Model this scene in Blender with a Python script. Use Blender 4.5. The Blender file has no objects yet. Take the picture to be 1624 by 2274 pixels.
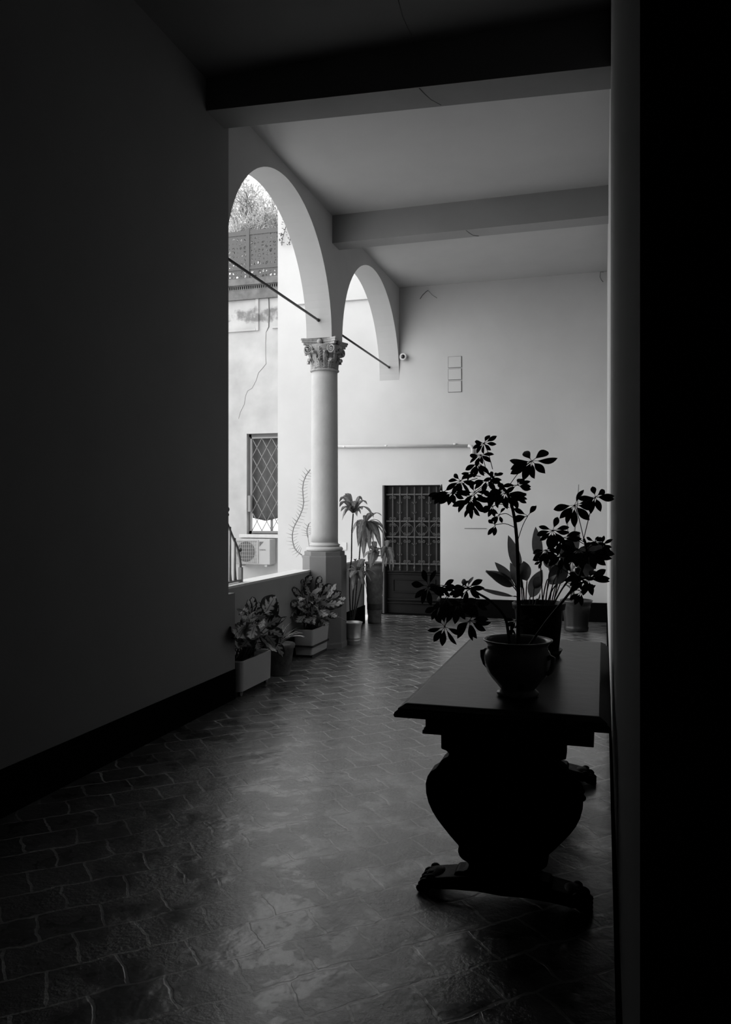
import bpy, bmesh, math, random
from mathutils import Vector, Matrix, noise
random.seed(7)
C = bpy.context.scene.collection
PI = math.pi

# ------------------------------------------------------------------ camera
EYE = 1.65
F = 1780.0
YAW = math.atan(529 / F)
cam = bpy.data.objects.new('camera', bpy.data.cameras.new('camera'))
C.objects.link(cam)
cam.location = (0, 0, EYE)
cam.rotation_euler = (PI / 2, 0, YAW)
cam.data.sensor_fit = 'VERTICAL'
cam.data.sensor_height = 36
cam.data.lens = F / 2274 * 36
cam.data.shift_y = -4 / 2274
cam.data.clip_start = 0.02
bpy.context.scene.camera = cam

# ------------------------------------------------------------------ world, light, exposure
SKY = 1.38
w = bpy.data.worlds.new('world'); bpy.context.scene.world = w
w.use_nodes = True
nt = w.node_tree; nt.nodes.clear()
wo = nt.nodes.new('ShaderNodeOutputWorld'); bg = nt.nodes.new('ShaderNodeBackground')
bg.inputs['Color'].default_value = (1, 1, 1, 1)
tc = nt.nodes.new('ShaderNodeTexCoord'); sx = nt.nodes.new('ShaderNodeSeparateXYZ')
mr = nt.nodes.new('ShaderNodeMapRange')            # overcast sky: zenith brighter than the horizon, black ground
nt.links.new(tc.outputs['Generated'], sx.inputs[0]); nt.links.new(sx.outputs['Z'], mr.inputs['Value'])
mr.inputs['From Min'].default_value = 0; mr.inputs['From Max'].default_value = 1
mr.inputs['To Min'].default_value = SKY * 1.0; mr.inputs['To Max'].default_value = SKY
GLOW = 2.5                                          # added sky glow low over the open courtyard, brightens the interior
gv = Vector((-.90, -.35, .27)).normalized()
dt = nt.nodes.new('ShaderNodeVectorMath'); dt.operation = 'DOT_PRODUCT'; dt.inputs[1].default_value = gv
nt.links.new(tc.outputs['Generated'], dt.inputs[0])
mx0 = nt.nodes.new('ShaderNodeMath'); mx0.operation = 'MAXIMUM'; mx0.inputs[1].default_value = 0; nt.links.new(dt.outputs['Value'], mx0.inputs[0])
pw = nt.nodes.new('ShaderNodeMath'); pw.operation = 'POWER'; pw.inputs[1].default_value = 2; nt.links.new(mx0.outputs[0], pw.inputs[0])
ma = nt.nodes.new('ShaderNodeMath'); ma.operation = 'MULTIPLY_ADD'; ma.inputs[1].default_value = GLOW; ma.inputs[2].default_value = 1; nt.links.new(pw.outputs[0], ma.inputs[0])
ml = nt.nodes.new('ShaderNodeMath'); ml.operation = 'MULTIPLY'; nt.links.new(mr.outputs['Result'], ml.inputs[0]); nt.links.new(ma.outputs[0], ml.inputs[1])
nt.links.new(ml.outputs[0], bg.inputs['Strength'])
nt.links.new(bg.outputs[0], wo.inputs[0])
vs = bpy.context.scene.view_settings
bpy.context.scene.display_settings.display_device = 'sRGB'
vs.view_transform = 'Standard'; vs.look = 'None'; vs.exposure = 0.0; vs.gamma = 1; vs.use_curve_mapping = False
cy = bpy.context.scene.cycles
cy.max_bounces = 10; cy.diffuse_bounces = 2; cy.glossy_bounces = 4
cy.use_denoising = True
cy.sample_clamp_indirect = 6

# ------------------------------------------------------------------ pixel <-> place helper (positions read from the photograph at a known depth)
cY, sY = math.cos(YAW), math.sin(YAW)
def ray(px, py):
    r = (px - 812) / F
    return Vector((r * cY - sY, cY + r * sY, -(py - 1133) / F))
def onX(px, py, X):
    d = ray(px, py); return d * (X / d.x) + Vector((0, 0, EYE))
def at(px, py, Y):
    d = ray(px, py); return d * (Y / d.y) + Vector((0, 0, EYE))
def onZ(px, py, Z):
    d = ray(px, py); return d * ((Z - EYE) / d.z) + Vector((0, 0, EYE))

# ------------------------------------------------------------------ materials
def mat(name, g, rough=0.8, metal=0.0, bump=0.0, bscale=8.0, var=0.0, vscale=2.0, spec=0.5, fine=0.0):
    m = bpy.data.materials.new(name); m.use_nodes = True
    n = m.node_tree; b = n.nodes['Principled BSDF']
    b.inputs['Base Color'].default_value = (g, g, g, 1)
    b.inputs['Roughness'].default_value = rough; b.inputs['Metallic'].default_value = metal
    b.inputs['Specular IOR Level'].default_value = spec
    t = n.nodes.new('ShaderNodeTexCoord')
    if var:
        z = n.nodes.new('ShaderNodeTexNoise'); z.inputs['Scale'].default_value = vscale; z.inputs['Detail'].default_value = 7
        z.inputs['Roughness'].default_value = 0.6
        n.links.new(t.outputs['Object'], z.inputs['Vector'])
        r = n.nodes.new('ShaderNodeMapRange'); r.inputs['From Min'].default_value = 0.3; r.inputs['From Max'].default_value = 0.7
        r.inputs['To Min'].default_value = g * (1 - var); r.inputs['To Max'].default_value = g * (1 + var)
        n.links.new(z.outputs['Fac'], r.inputs['Value']); n.links.new(r.outputs[0], b.inputs['Base Color'])
    if bump:
        z2 = n.nodes.new('ShaderNodeTexNoise'); z2.inputs['Scale'].default_value = bscale; z2.inputs['Detail'].default_value = 5
        n.links.new(t.outputs['Object'], z2.inputs['Vector'])
        bp = n.nodes.new('ShaderNodeBump'); bp.inputs['Strength'].default_value = bump; bp.inputs['Distance'].default_value = 0.02
        n.links.new(z2.outputs['Fac'], bp.inputs['Height']); n.links.new(bp.outputs[0], b.inputs['Normal'])
    return m

M = {}
M['leftwall'] = mat('shaded_plaster_left_wall', 0.18, 0.9, bump=0.25, bscale=3, var=0.05, vscale=1.2, spec=0.2)  # own grey plaster, darkened further to hold the near wall's shade
M['hall'] = mat('shaded_hall_plaster', 0.06, 0.9, spec=0.1)  # hall walls darkened so little light bounces back into the corridor
M['nearright'] = mat('grey_shaded_near_wall', 0.22, 0.9, bump=0.2, bscale=3, var=0.03, spec=0.2)  # separate grey paint, darkened further to deepen the shade near the camera
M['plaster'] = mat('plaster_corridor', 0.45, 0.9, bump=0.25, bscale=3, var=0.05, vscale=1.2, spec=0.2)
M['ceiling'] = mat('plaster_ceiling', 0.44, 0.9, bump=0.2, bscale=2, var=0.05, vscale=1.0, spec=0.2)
M['end'] = mat('plaster_end_wall', 0.53, 0.9, bump=0.25, bscale=2.5, var=0.06, vscale=0.9, spec=0.2)
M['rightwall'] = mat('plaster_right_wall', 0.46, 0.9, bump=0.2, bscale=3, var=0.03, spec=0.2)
M['base'] = mat('dark_painted_skirting', 0.004, 0.9, var=0.3, spec=0.0)
M['beam'] = mat('shaded_near_beam', 0.21, 0.9, bump=0.2, bscale=2, var=0.05, spec=0.2)  # shaded copy: near beam's gloom put into its colour
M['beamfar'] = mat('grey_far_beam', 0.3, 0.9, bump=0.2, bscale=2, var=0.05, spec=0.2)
M['ceilingnear'] = mat('shaded_near_ceiling', 0.13, 0.9, bump=0.2, bscale=2, var=0.05, vscale=1.0, spec=0.2)  # ceiling plaster again, with the near bay's shade put into the colour
M['stone'] = mat('pale_column_stone', 0.38, 0.75, bump=0.3, bscale=10, var=0.08, vscale=3, spec=0.3)
M['capital'] = mat('grey_carved_stone', 0.3, 0.85, bump=0.5, bscale=30, var=0.3, vscale=12, spec=0.2)
M['pedestal'] = mat('grey_painted_pedestal', 0.16, 0.8, bump=0.2, bscale=8, var=0.06, vscale=3, spec=0.3)
M['parapet'] = mat('grey_parapet_plaster', 0.28, 0.85, bump=0.2, bscale=8, var=0.06, vscale=3, spec=0.2)
M['coping'] = mat('pale_coping', 0.55, 0.8, bump=0.2, bscale=20, var=0.08, vscale=8)
M['iron'] = mat('dark_iron', 0.03, 0.5, var=0.2, vscale=20)
M['greyiron'] = mat('grey_painted_iron', 0.16, 0.5, var=0.15, vscale=20)
M['doorwood'] = mat('dark_door_paint', 0.007, 0.55, var=0.15, vscale=8, spec=0.2)
M['grille'] = mat('door_grille_iron', 0.045, 0.5, var=0.15, vscale=20)
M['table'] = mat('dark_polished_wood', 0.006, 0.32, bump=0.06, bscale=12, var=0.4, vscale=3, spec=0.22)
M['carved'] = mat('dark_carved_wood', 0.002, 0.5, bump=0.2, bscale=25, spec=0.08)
M['soil'] = mat('potting_soil', 0.02, 0.95, bump=0.8, bscale=60, var=0.6, vscale=40)
M['terracotta'] = mat('terracotta', 0.12, 0.85, bump=0.3, bscale=20, var=0.35, vscale=14, spec=0.2)
M['darkpot'] = mat('dark_plastic_pot', 0.012, 0.5, spec=0.3)
M['greypot'] = mat('grey_glazed_pot', 0.018, 0.35, var=0.2, vscale=5)
M['metalpot'] = mat('brushed_metal_pot', 0.45, 0.35, metal=0.9, var=0.15, vscale=6)
M['planter'] = mat('pale_plastic_planter', 0.36, 0.6, var=0.03, spec=0.3)
M['planterline'] = mat('planter_dark_trim', 0.01, 0.8)  # near-black of the groove band and foot tray
M['leafdark'] = mat('glossy_dark_leaf', 0.018, 0.42, var=0.25, vscale=20, spec=0.35)
M['leafgrey'] = mat('broad_green_leaf', 0.10, 0.45, var=0.3, vscale=14, spec=0.4)
M['stemdark'] = mat('dark_stem', 0.02, 0.7)
M['cane'] = mat('ringed_cane_stem', 0.05, 0.8, bump=0.5, bscale=60, var=0.7, vscale=60)
M['bamboo'] = mat('thin_bamboo_cane', 0.2, 0.6, var=0.3, vscale=20)
M['drystem'] = mat('dry_spiny_stem', 0.25, 0.8)
M['acwhite'] = mat('ac_housing', 0.36, 0.5, var=0.03)
M['acdark'] = mat('ac_dark_grey', 0.1, 0.6)  # dark grey of fan disc, blades and brand print
M['winframe'] = mat('window_frame_grey', 0.2, 0.6)
M['curtain'] = mat('dark_window_cloth', 0.085, 0.9, bump=0.6, bscale=5, var=0.25, vscale=3)
M['fence'] = mat('grey_fence_metal', 0.085, 0.7)
M['slab'] = mat('terrace_slab', 0.13, 0.9, bump=0.4, bscale=12, var=0.3, vscale=5)
M['pale'] = mat('pale_pipe', 0.58, 0.6)
M['seam'] = mat('thin_grey_seam', 0.12, 0.9)
M['ground'] = mat('courtyard_paving', 0.75, 0.9, bump=0.4, bscale=6, var=0.15, vscale=3)
M['treeleaf'] = mat('brightened_olive_leaf', 0.42, 0.7, var=0.4, vscale=3)  # leaf grey lightened to carry overexposed daylight
M['bark'] = mat('grey_bark', 0.16, 0.9, bump=0.6, bscale=20, var=0.3, vscale=10)
M['lens'] = mat('black_camera_lens', 0.01, 0.15)

def glow(name, s):
    m = bpy.data.materials.new(name); m.use_nodes = True
    b = m.node_tree.nodes['Principled BSDF']
    b.inputs['Base Color'].default_value = (.8, .8, .8, 1)
    b.inputs['Emission Color'].default_value = (1, 1, 1, 1); b.inputs['Emission Strength'].default_value = s
    return m
M['litpane'] = glow('glowing_pane', 1.2)  # pane emits by itself, in place of brightness seen through the window

# variegated leaf: pale centre, dark feathered margin, following the leaf's own u/v
def variegated(name, pale, dark, edge, vein=26.0):
    m = bpy.data.materials.new(name); m.use_nodes = True
    n = m.node_tree; L = n.links; b = n.nodes['Principled BSDF']
    uv = n.nodes.new('ShaderNodeUVMap'); s = n.nodes.new('ShaderNodeSeparateXYZ'); L.new(uv.outputs[0], s.inputs[0])
    def mth(op, a, bb=None):
        x = n.nodes.new('ShaderNodeMath'); x.operation = op
        for i, v in enumerate((a, bb)):
            if v is None: continue
            if isinstance(v, (int, float)): x.inputs[i].default_value = v
            else: L.new(v, x.inputs[i])
        return x.outputs[0]
    u = mth('ABSOLUTE', mth('SUBTRACT', s.outputs['X'], 0.5))
    u = mth('MULTIPLY', u, 2.0)
    ph = mth('MULTIPLY', mth('SUBTRACT', s.outputs['Y'], mth('MULTIPLY', u, 0.22)), vein)
    sw = mth('MULTIPLY', mth('SINE', ph), 0.17)
    t = n.nodes.new('ShaderNodeTexCoord'); z = n.nodes.new('ShaderNodeTexNoise'); z.inputs['Scale'].default_value = 28
    z.inputs['Detail'].default_value = 4
    L.new(t.outputs['Object'], z.inputs['Vector'])
    nz = mth('MULTIPLY', mth('SUBTRACT', z.outputs['Fac'], 0.5), 1.3)
    v = mth('ADD', mth('ADD', u, sw), nz)
    r = n.nodes.new('ShaderNodeMapRange'); r.inputs['From Min'].default_value = edge - 0.12; r.inputs['From Max'].default_value = edge + 0.12
    r.inputs['To Min'].default_value = pale; r.inputs['To Max'].default_value = dark
    L.new(v, r.inputs['Value'])
    mid = n.nodes.new('ShaderNodeMapRange'); mid.inputs['From Min'].default_value = 0.03; mid.inputs['From Max'].default_value = 0.07
    mid.inputs['To Min'].default_value = 0.35; mid.inputs['To Max'].default_value = 1
    L.new(u, mid.inputs['Value'])
    c = mth('MULTIPLY', r.outputs[0], mid.outputs[0])
    L.new(c, b.inputs['Base Color'])
    b.inputs['Roughness'].default_value = 0.42; b.inputs['Specular IOR Level'].default_value = 0.4
    return m
M['dieff'] = variegated('mottled_leaf', 0.34, 0.014, 0.45)
M['stripe'] = variegated('pale_edged_leaf', 0.06, 0.5, 0.5, 0.0)
M['dracaena'] = variegated('striped_drooping_leaf', 0.30, 0.13, 0.45, 0.0)

def translucent(m, fac, gain):
    n = m.node_tree; L = n.links; b = n.nodes['Principled BSDF']; out = n.nodes['Material Output']
    tr = n.nodes.new('ShaderNodeBsdfTranslucent'); mx = n.nodes.new('ShaderNodeMixShader'); mx.inputs[0].default_value = fac
    if b.inputs['Base Color'].links:
        g = n.nodes.new('ShaderNodeMix'); g.data_type = 'RGBA'; g.blend_type = 'MULTIPLY'; g.inputs['Factor'].default_value = 1; g.inputs['B'].default_value = (gain, gain, gain, 1)
        L.new(b.inputs['Base Color'].links[0].from_socket, g.inputs['A']); L.new(g.outputs['Result'], tr.inputs['Color'])
    L.new(b.outputs[0], mx.inputs[1]); L.new(tr.outputs[0], mx.inputs[2]); L.new(mx.outputs[0], out.inputs['Surface'])
for k_, f_, g_ in (('leafgrey', .45, 2.2), ('leafdark', .25, 1.2), ('dieff', .15, 1.2), ('dracaena', .4, 1.8), ('stripe', .35, 1.2), ('treeleaf', .4, 1.3)): translucent(M[k_], f_, g_)

# worn glossy terracotta tiles laid diagonally, running bond
def floor_material():
    m = bpy.data.materials.new('worn_glossy_floor_tiles'); m.use_nodes = True
    n = m.node_tree; L = n.links; b = n.nodes['Principled BSDF']
    t = n.nodes.new('ShaderNodeTexCoord')
    mp = n.nodes.new('ShaderNodeMapping'); mp.inputs['Rotation'].default_value = (0, 0, math.radians(-43))
    L.new(t.outputs['Object'], mp.inputs['Vector'])
    warp = n.nodes.new('ShaderNodeTexNoise'); warp.inputs['Scale'].default_value = 7; warp.inputs['Detail'].default_value = 3
    L.new(t.outputs['Object'], warp.inputs['Vector'])
    mx = n.nodes.new('ShaderNodeMix'); mx.data_type = 'RGBA'; mx.blend_type = 'LINEAR_LIGHT'; mx.inputs['Factor'].default_value = 0.036
    L.new(mp.outputs[0], mx.inputs['A']); L.new(warp.outputs['Color'], mx.inputs['B'])
    br = n.nodes.new('ShaderNodeTexBrick')
    br.inputs['Scale'].default_value = 1.0; br.inputs['Brick Width'].default_value = 0.25; br.inputs['Row Height'].default_value = 0.22
    br.inputs['Mortar Size'].default_value = 0.009; br.inputs['Mortar Smooth'].default_value = 0.6; br.offset = 0.5
    br.inputs['Color1'].default_value = (.05, .05, .05, 1); br.inputs['Color2'].default_value = (.08, .08, .08, 1)
    br.inputs['Mortar'].default_value = (.46, .46, .46, 1)
    L.new(mx.outputs['Result'], br.inputs['Vector'])
    wear = n.nodes.new('ShaderNodeTexNoise'); wear.inputs['Scale'].default_value = 3.5; wear.inputs['Detail'].default_value = 9; wear.inputs['Roughness'].default_value = .65
    L.new(t.outputs['Object'], wear.inputs['Vector'])
    wr = n.nodes.new('ShaderNodeMapRange'); wr.inputs['From Min'].default_value = .3; wr.inputs['From Max'].default_value = .72
    wr.inputs['To Min'].default_value = .55; wr.inputs['To Max'].default_value = 1.5
    L.new(wear.outputs['Fac'], wr.inputs['Value'])
    mc = n.nodes.new('ShaderNodeMix'); mc.data_type = 'RGBA'; mc.blend_type = 'MULTIPLY'; mc.inputs['Factor'].default_value = 1
    pm = n.nodes.new('ShaderNodeTexNoise'); pm.inputs['Scale'].default_value = 1.7; pm.inputs['Detail'].default_value = 5
    L.new(t.outputs['Object'], pm.inputs['Vector'])
    pr_ = n.nodes.new('ShaderNodeMapRange'); pr_.inputs['From Min'].default_value = .47; pr_.inputs['From Max'].default_value = .68; pr_.inputs['To Max'].default_value = .8
    L.new(pm.outputs['Fac'], pr_.inputs['Value'])
    pj = n.nodes.new('ShaderNodeMix'); pj.data_type = 'RGBA'; L.new(pr_.outputs[0], pj.inputs['Factor']); L.new(br.outputs['Color'], pj.inputs['A']); pj.inputs['B'].default_value = (.075, .075, .075, 1)
    L.new(pj.outputs['Result'], mc.inputs['A']); L.new(wr.outputs[0], mc.inputs['B'])
    fk = n.nodes.new('ShaderNodeTexNoise'); fk.inputs['Scale'].default_value = 34; fk.inputs['Detail'].default_value = 4; fk.inputs['Roughness'].default_value = .7
    L.new(t.outputs['Object'], fk.inputs['Vector'])
    fr_ = n.nodes.new('ShaderNodeMapRange'); fr_.inputs['From Min'].default_value = .60; fr_.inputs['From Max'].default_value = .70; fr_.inputs['To Max'].default_value = .4
    L.new(fk.outputs['Fac'], fr_.inputs['Value'])
    fx = n.nodes.new('ShaderNodeMix'); fx.data_type = 'RGBA'; L.new(fr_.outputs[0], fx.inputs['Factor']); L.new(mc.outputs['Result'], fx.inputs['A']); fx.inputs['B'].default_value = (.4, .4, .4, 1)
    L.new(fx.outputs['Result'], b.inputs['Base Color'])
    rr = n.nodes.new('ShaderNodeMapRange'); rr.inputs['From Min'].default_value = .3; rr.inputs['From Max'].default_value = .7
    rr.inputs['To Min'].default_value = .2; rr.inputs['To Max'].default_value = .42
    L.new(wear.outputs['Fac'], rr.inputs['Value']); L.new(rr.outputs[0], b.inputs['Roughness'])
    b.inputs['Specular IOR Level'].default_value = 1.0
    b.inputs['Coat Weight'].default_value = 1.0; b.inputs['Coat Roughness'].default_value = 0.28
    # relief: sunken joints, hollows worn into the tiles, fine grit
    inv = n.nodes.new('ShaderNodeMath'); inv.operation = 'MULTIPLY'; inv.inputs[1].default_value = -0.0012
    L.new(br.outputs['Fac'], inv.inputs[0])
    big = n.nodes.new('ShaderNodeTexNoise'); big.inputs['Scale'].default_value = 4.0; big.inputs['Detail'].default_value = 4; big.inputs['Distortion'].default_value = .15
    L.new(mp.outputs[0], big.inputs['Vector'])
    bm_ = n.nodes.new('ShaderNodeMath'); bm_.operation = 'MULTIPLY'; bm_.inputs[1].default_value = 0.026
    L.new(big.outputs['Fac'], bm_.inputs[0])
    fine = n.nodes.new('ShaderNodeTexNoise'); fine.inputs['Scale'].default_value = 55; fine.inputs['Detail'].default_value = 4
    L.new(t.outputs['Object'], fine.inputs['Vector'])
    mask = n.nodes.new('ShaderNodeMapRange'); mask.inputs['From Min'].default_value = .48; mask.inputs['From Max'].default_value = .62
    mask.inputs['To Min'].default_value = .0008; mask.inputs['To Max'].default_value = .008
    L.new(wear.outputs['Fac'], mask.inputs['Value'])
    fm = n.nodes.new('ShaderNodeMath'); fm.operation = 'MULTIPLY'; L.new(fine.outputs['Fac'], fm.inputs[0]); L.new(mask.outputs[0], fm.inputs[1])
    a1 = n.nodes.new('ShaderNodeMath'); a1.operation = 'ADD'; L.new(inv.outputs[0], a1.inputs[0]); L.new(bm_.outputs[0], a1.inputs[1])
    a2 = n.nodes.new('ShaderNodeMath'); a2.operation = 'ADD'; L.new(a1.outputs[0], a2.inputs[0]); L.new(fm.outputs[0], a2.inputs[1])
    bp = n.nodes.new('ShaderNodeBump'); bp.inputs['Strength'].default_value = 0.8; bp.inputs['Distance'].default_value = 1.0
    L.new(a2.outputs[0], bp.inputs['Height']); L.new(bp.outputs[0], b.inputs['Normal'])
    return m
M['floor'] = floor_material()

# weathered courtyard facade: white plaster, grey blotches of flaked paint in a band under the terrace
def facade_material():
    m = bpy.data.materials.new('weathered_facade_plaster'); m.use_nodes = True
    n = m.node_tree; L = n.links; b = n.nodes['Principled BSDF']; b.inputs['Roughness'].default_value = .9
    t = n.nodes.new('ShaderNodeTexCoord'); s = n.nodes.new('ShaderNodeSeparateXYZ'); L.new(t.outputs['Object'], s.inputs[0])
    band = n.nodes.new('ShaderNodeValToRGB')
    mr_ = n.nodes.new('ShaderNodeMapRange'); mr_.inputs['From Min'].default_value = 5.0; mr_.inputs['From Max'].default_value = 6.4
    L.new(s.outputs['Z'], mr_.inputs['Value']); L.new(mr_.outputs[0], band.inputs[0])
    e = band.color_ramp.elements
    e[0].position = .25; e[0].color = (0, 0, 0, 1); e[1].position = .62; e[1].color = (0, 0, 0, 1)
    x = e.new(.38); x.color = (1, 1, 1, 1); x = e.new(.5); x.color = (1, 1, 1, 1)
    z = n.nodes.new('ShaderNodeTexNoise'); z.inputs['Scale'].default_value = 3.2; z.inputs['Detail'].default_value = 8; z.inputs['Roughness'].default_value = .6
    L.new(t.outputs['Object'], z.inputs['Vector'])
    ad = n.nodes.new('ShaderNodeMath'); ad.operation = 'MULTIPLY_ADD'; ad.inputs[1].default_value = .33; L.new(band.outputs[0], ad.inputs[0]); L.new(z.outputs['Fac'], ad.inputs[2])
    th = n.nodes.new('ShaderNodeMapRange'); th.inputs['From Min'].default_value = .73; th.inputs['From Max'].default_value = .86
    th.inputs['To Min'].default_value = 0; th.inputs['To Max'].default_value = 1
    L.new(ad.outputs[0], th.inputs['Value'])
    z2 = n.nodes.new('ShaderNodeTexNoise'); z2.inputs['Scale'].default_value = 2; z2.inputs['Detail'].default_value = 9
    L.new(t.outputs['Object'], z2.inputs['Vector'])
    r2 = n.nodes.new('ShaderNodeMapRange'); r2.inputs['From Min'].default_value = .3; r2.inputs['From Max'].default_value = .7
    r2.inputs['To Min'].default_value = .34; r2.inputs['To Max'].default_value = .46
    L.new(z2.outputs['Fac'], r2.inputs['Value'])
    mx = n.nodes.new('ShaderNodeMix'); mx.data_type = 'RGBA'
    L.new(th.outputs[0], mx.inputs['Factor']); L.new(r2.outputs[0], mx.inputs['A']); mx.inputs['B'].default_value = (.17, .17, .17, 1)
    L.new(mx.outputs['Result'], b.inputs['Base Color'])
    bp = n.nodes.new('ShaderNodeBump'); bp.inputs['Strength'].default_value = .4; bp.inputs['Distance'].default_value = .02
    L.new(z2.outputs['Fac'], bp.inputs['Height']); L.new(bp.outputs[0], b.inputs['Normal'])
    return m
M['facade'] = facade_material()

# painted blots on the glazed pot
def cachepot_material():
    m = bpy.data.materials.new('glazed_ceramic_with_flower_decoration'); m.use_nodes = True
    n = m.node_tree; L = n.links; b = n.nodes['Principled BSDF']
    t = n.nodes.new('ShaderNodeTexCoord'); v = n.nodes.new('ShaderNodeTexVoronoi'); v.inputs['Scale'].default_value = 9
    L.new(t.outputs['Object'], v.inputs['Vector'])
    r = n.nodes.new('ShaderNodeMapRange'); r.inputs['From Min'].default_value = .22; r.inputs['From Max'].default_value = .3
    r.inputs['To Min'].default_value = .05; r.inputs['To Max'].default_value = .26
    L.new(v.outputs['Distance'], r.inputs['Value']); L.new(r.outputs[0], b.inputs['Base Color'])
    b.inputs['Roughness'].default_value = .22
    return m
M['cachepot'] = cachepot_material()

# ------------------------------------------------------------------ mesh helpers
def tag(o, label=None, cat=None, group=None, kind=None):
    if label: o['label'] = label
    if cat: o['category'] = cat
    if group: o['group'] = group
    if kind: o['kind'] = kind
    return o

def empty(name, loc=(0, 0, 0), label=None, cat=None, group=None):
    o = bpy.data.objects.new(name, None); C.objects.link(o); o.location = loc
    o.empty_display_size = 0.05
    return tag(o, label, cat, group)

class MB:
    def __init__(s):
        s.bm = bmesh.new(); s.uv = s.bm.loops.layers.uv.new('UVMap')
    def face(s, vs, smooth=False):
        try:
            f = s.bm.faces.new(vs); f.smooth = smooth; return f
        except ValueError: return None
    def box(s, a, b, bevel=0.0):
        x0, y0, z0 = a; x1, y1, z1 = b
        v = [s.bm.verts.new(p) for p in ((x0,y0,z0),(x1,y0,z0),(x1,y1,z0),(x0,y1,z0),(x0,y0,z1),(x1,y0,z1),(x1,y1,z1),(x0,y1,z1))]
        fs = [s.face([v[i] for i in q]) for q in ((0,3,2,1),(4,5,6,7),(0,1,5,4),(1,2,6,5),(2,3,7,6),(3,0,4,7))]
        if bevel:
            es = list({e for f in fs for e in f.edges})
            bmesh.ops.bevel(s.bm, geom=es, offset=bevel, segments=3, profile=.5, affect='EDGES')
        return s
    def prism(s, pts, axis, a, b, smooth=False):
        """outline pts (2-D) extruded along axis from a to b"""
        def P(p, t):
            if axis == 'X': return (t, p[0], p[1])
            if axis == 'Y': return (p[0], t, p[1])
            return (p[0], p[1], t)
        A = [s.bm.verts.new(P(p, a)) for p in pts]; B = [s.bm.verts.new(P(p, b)) for p in pts]
        s.face(A); s.face(B[::-1])
        n = len(pts)
        for i in range(n):
            f = s.face([A[i], B[i], B[(i+1) % n], A[(i+1) % n]], smooth)
        return s
    def lathe(s, prof, c=(0, 0, 0), n=48, smooth=True, sy=1.0, rot=0.0, cap=True):
        rings = []
        for r, z in prof:
            rings.append([s.bm.verts.new((c[0] + r*math.cos(2*PI*i/n+rot), c[1] + sy*r*math.sin(2*PI*i/n+rot), c[2] + z)) for i in range(n)])
        for a, b in zip(rings, rings[1:]):
            for i in range(n): s.face([a[i], a[(i+1) % n], b[(i+1) % n], b[i]], smooth)
        if cap:
            s.face(rings[0][::-1]); s.face(rings[-1])
        return s
    def tube(s, pts, r, n=8, smooth=True, cap=True):
        pts = [Vector(p) for p in pts]
        rs = r if isinstance(r, (list, tuple)) else [r] * len(pts)
        rings = []; prev = None
        for i, p in enumerate(pts):
            d = (pts[min(i+1, len(pts)-1)] - pts[max(i-1, 0)])
            if d.length < 1e-9: d = Vector((0, 0, 1))
            d.normalize()
            if prev is None:
                a = d.orthogonal().normalized()
            else:
                a = prev - d * prev.dot(d)
                a = a.normalized() if a.length > 1e-6 else d.orthogonal().normalized()
            prev = a; b = d.cross(a)
            rings.append([s.bm.verts.new(p + (a*math.cos(2*PI*k/n) + b*math.sin(2*PI*k/n)) * rs[i]) for k in range(n)])
        for a, b in zip(rings, rings[1:]):
            for i in range(n): s.face([a[i], a[(i+1) % n], b[(i+1) % n], b[i]], smooth)
        if cap:
            s.face(rings[0][::-1]); s.face(rings[-1])
        return s
    def ball(s, c, r, sc=(1, 1, 1), n=12):
        m = Matrix.Translation(c) @ Matrix.Diagonal((r*sc[0], r*sc[1], r*sc[2], 1))
        g = bmesh.ops.create_uvsphere(s.bm, u_segments=n, v_segments=max(6, n//2+2), radius=1, matrix=m)
        for v in g['verts']:
            for f in v.link_faces: f.smooth = True
        return s
    def leaf(s, p, d, L, W, bend=0.6, roll=0.0, n=7, p1=1.0, fold=0.15, wave=0.0, tipq=0.9, side=None):
        """a real leaf blade: base p, first direction d, arching down by bend radians over its length"""
        p = Vector(p); d = Vector(d).normalized()
        if side is None:
            side = d.cross(Vector((0, 0, 1)))
            if side.length < 1e-3: side = Vector((1, 0, 0))
        side = side.normalized()
        side = Matrix.Rotation(roll, 3, d) @ side
        rows = []
        for i in range(n + 1):
            t = i / n
            ang = -bend * t
            dd = Matrix.Rotation(ang, 3, side) @ d
            nr = side.cross(dd)
            wd = W * 0.5 * math.sin(PI * min(1, max(0, t)) ** p1) ** tipq
            if i == 0: wd = W * 0.03
            if i == n: wd = W * 0.01
            wv = wave * math.sin(t * 9 + p.x * 50) * W
            off = nr * (fold * wd)
            rows.append([s.bm.verts.new(p - side*wd + off + nr*wv), s.bm.verts.new(p), s.bm.verts.new(p + side*wd + off - nr*wv)])
            p = p + dd * (L / n)
        for i in range(n):
            for k in (0, 1):
                f = s.face([rows[i][k], rows[i][k+1], rows[i+1][k+1], rows[i+1][k]], True)
                if f:
                    us = (k*.5, (k+1)*.5, (k+1)*.5, k*.5); vs_ = (i/n, i/n, (i+1)/n, (i+1)/n)
                    for l, uu, vv in zip(f.loops, us, vs_): l[s.uv].uv = (uu, vv)
        return s
    def build(s, name, m, parent=None, off=None, fix=True):
        if fix: bmesh.ops.recalc_face_normals(s.bm, faces=s.bm.faces)
        if off is None and parent is not None:
            off = WP(parent)
        if off is not None: bmesh.ops.translate(s.bm, verts=s.bm.verts, vec=-Vector(off))
        me = bpy.data.meshes.new(name); s.bm.to_mesh(me); s.bm.free()
        me.materials.append(m)
        o = bpy.data.objects.new(name, me); C.objects.link(o)
        if parent is not None: o.parent = parent
        return o
def WP(o):
    v = Vector((0, 0, 0))
    while o is not None: v += o.location; o = o.parent
    return v
def struct(o): o['kind'] = 'structure'; return o
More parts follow.
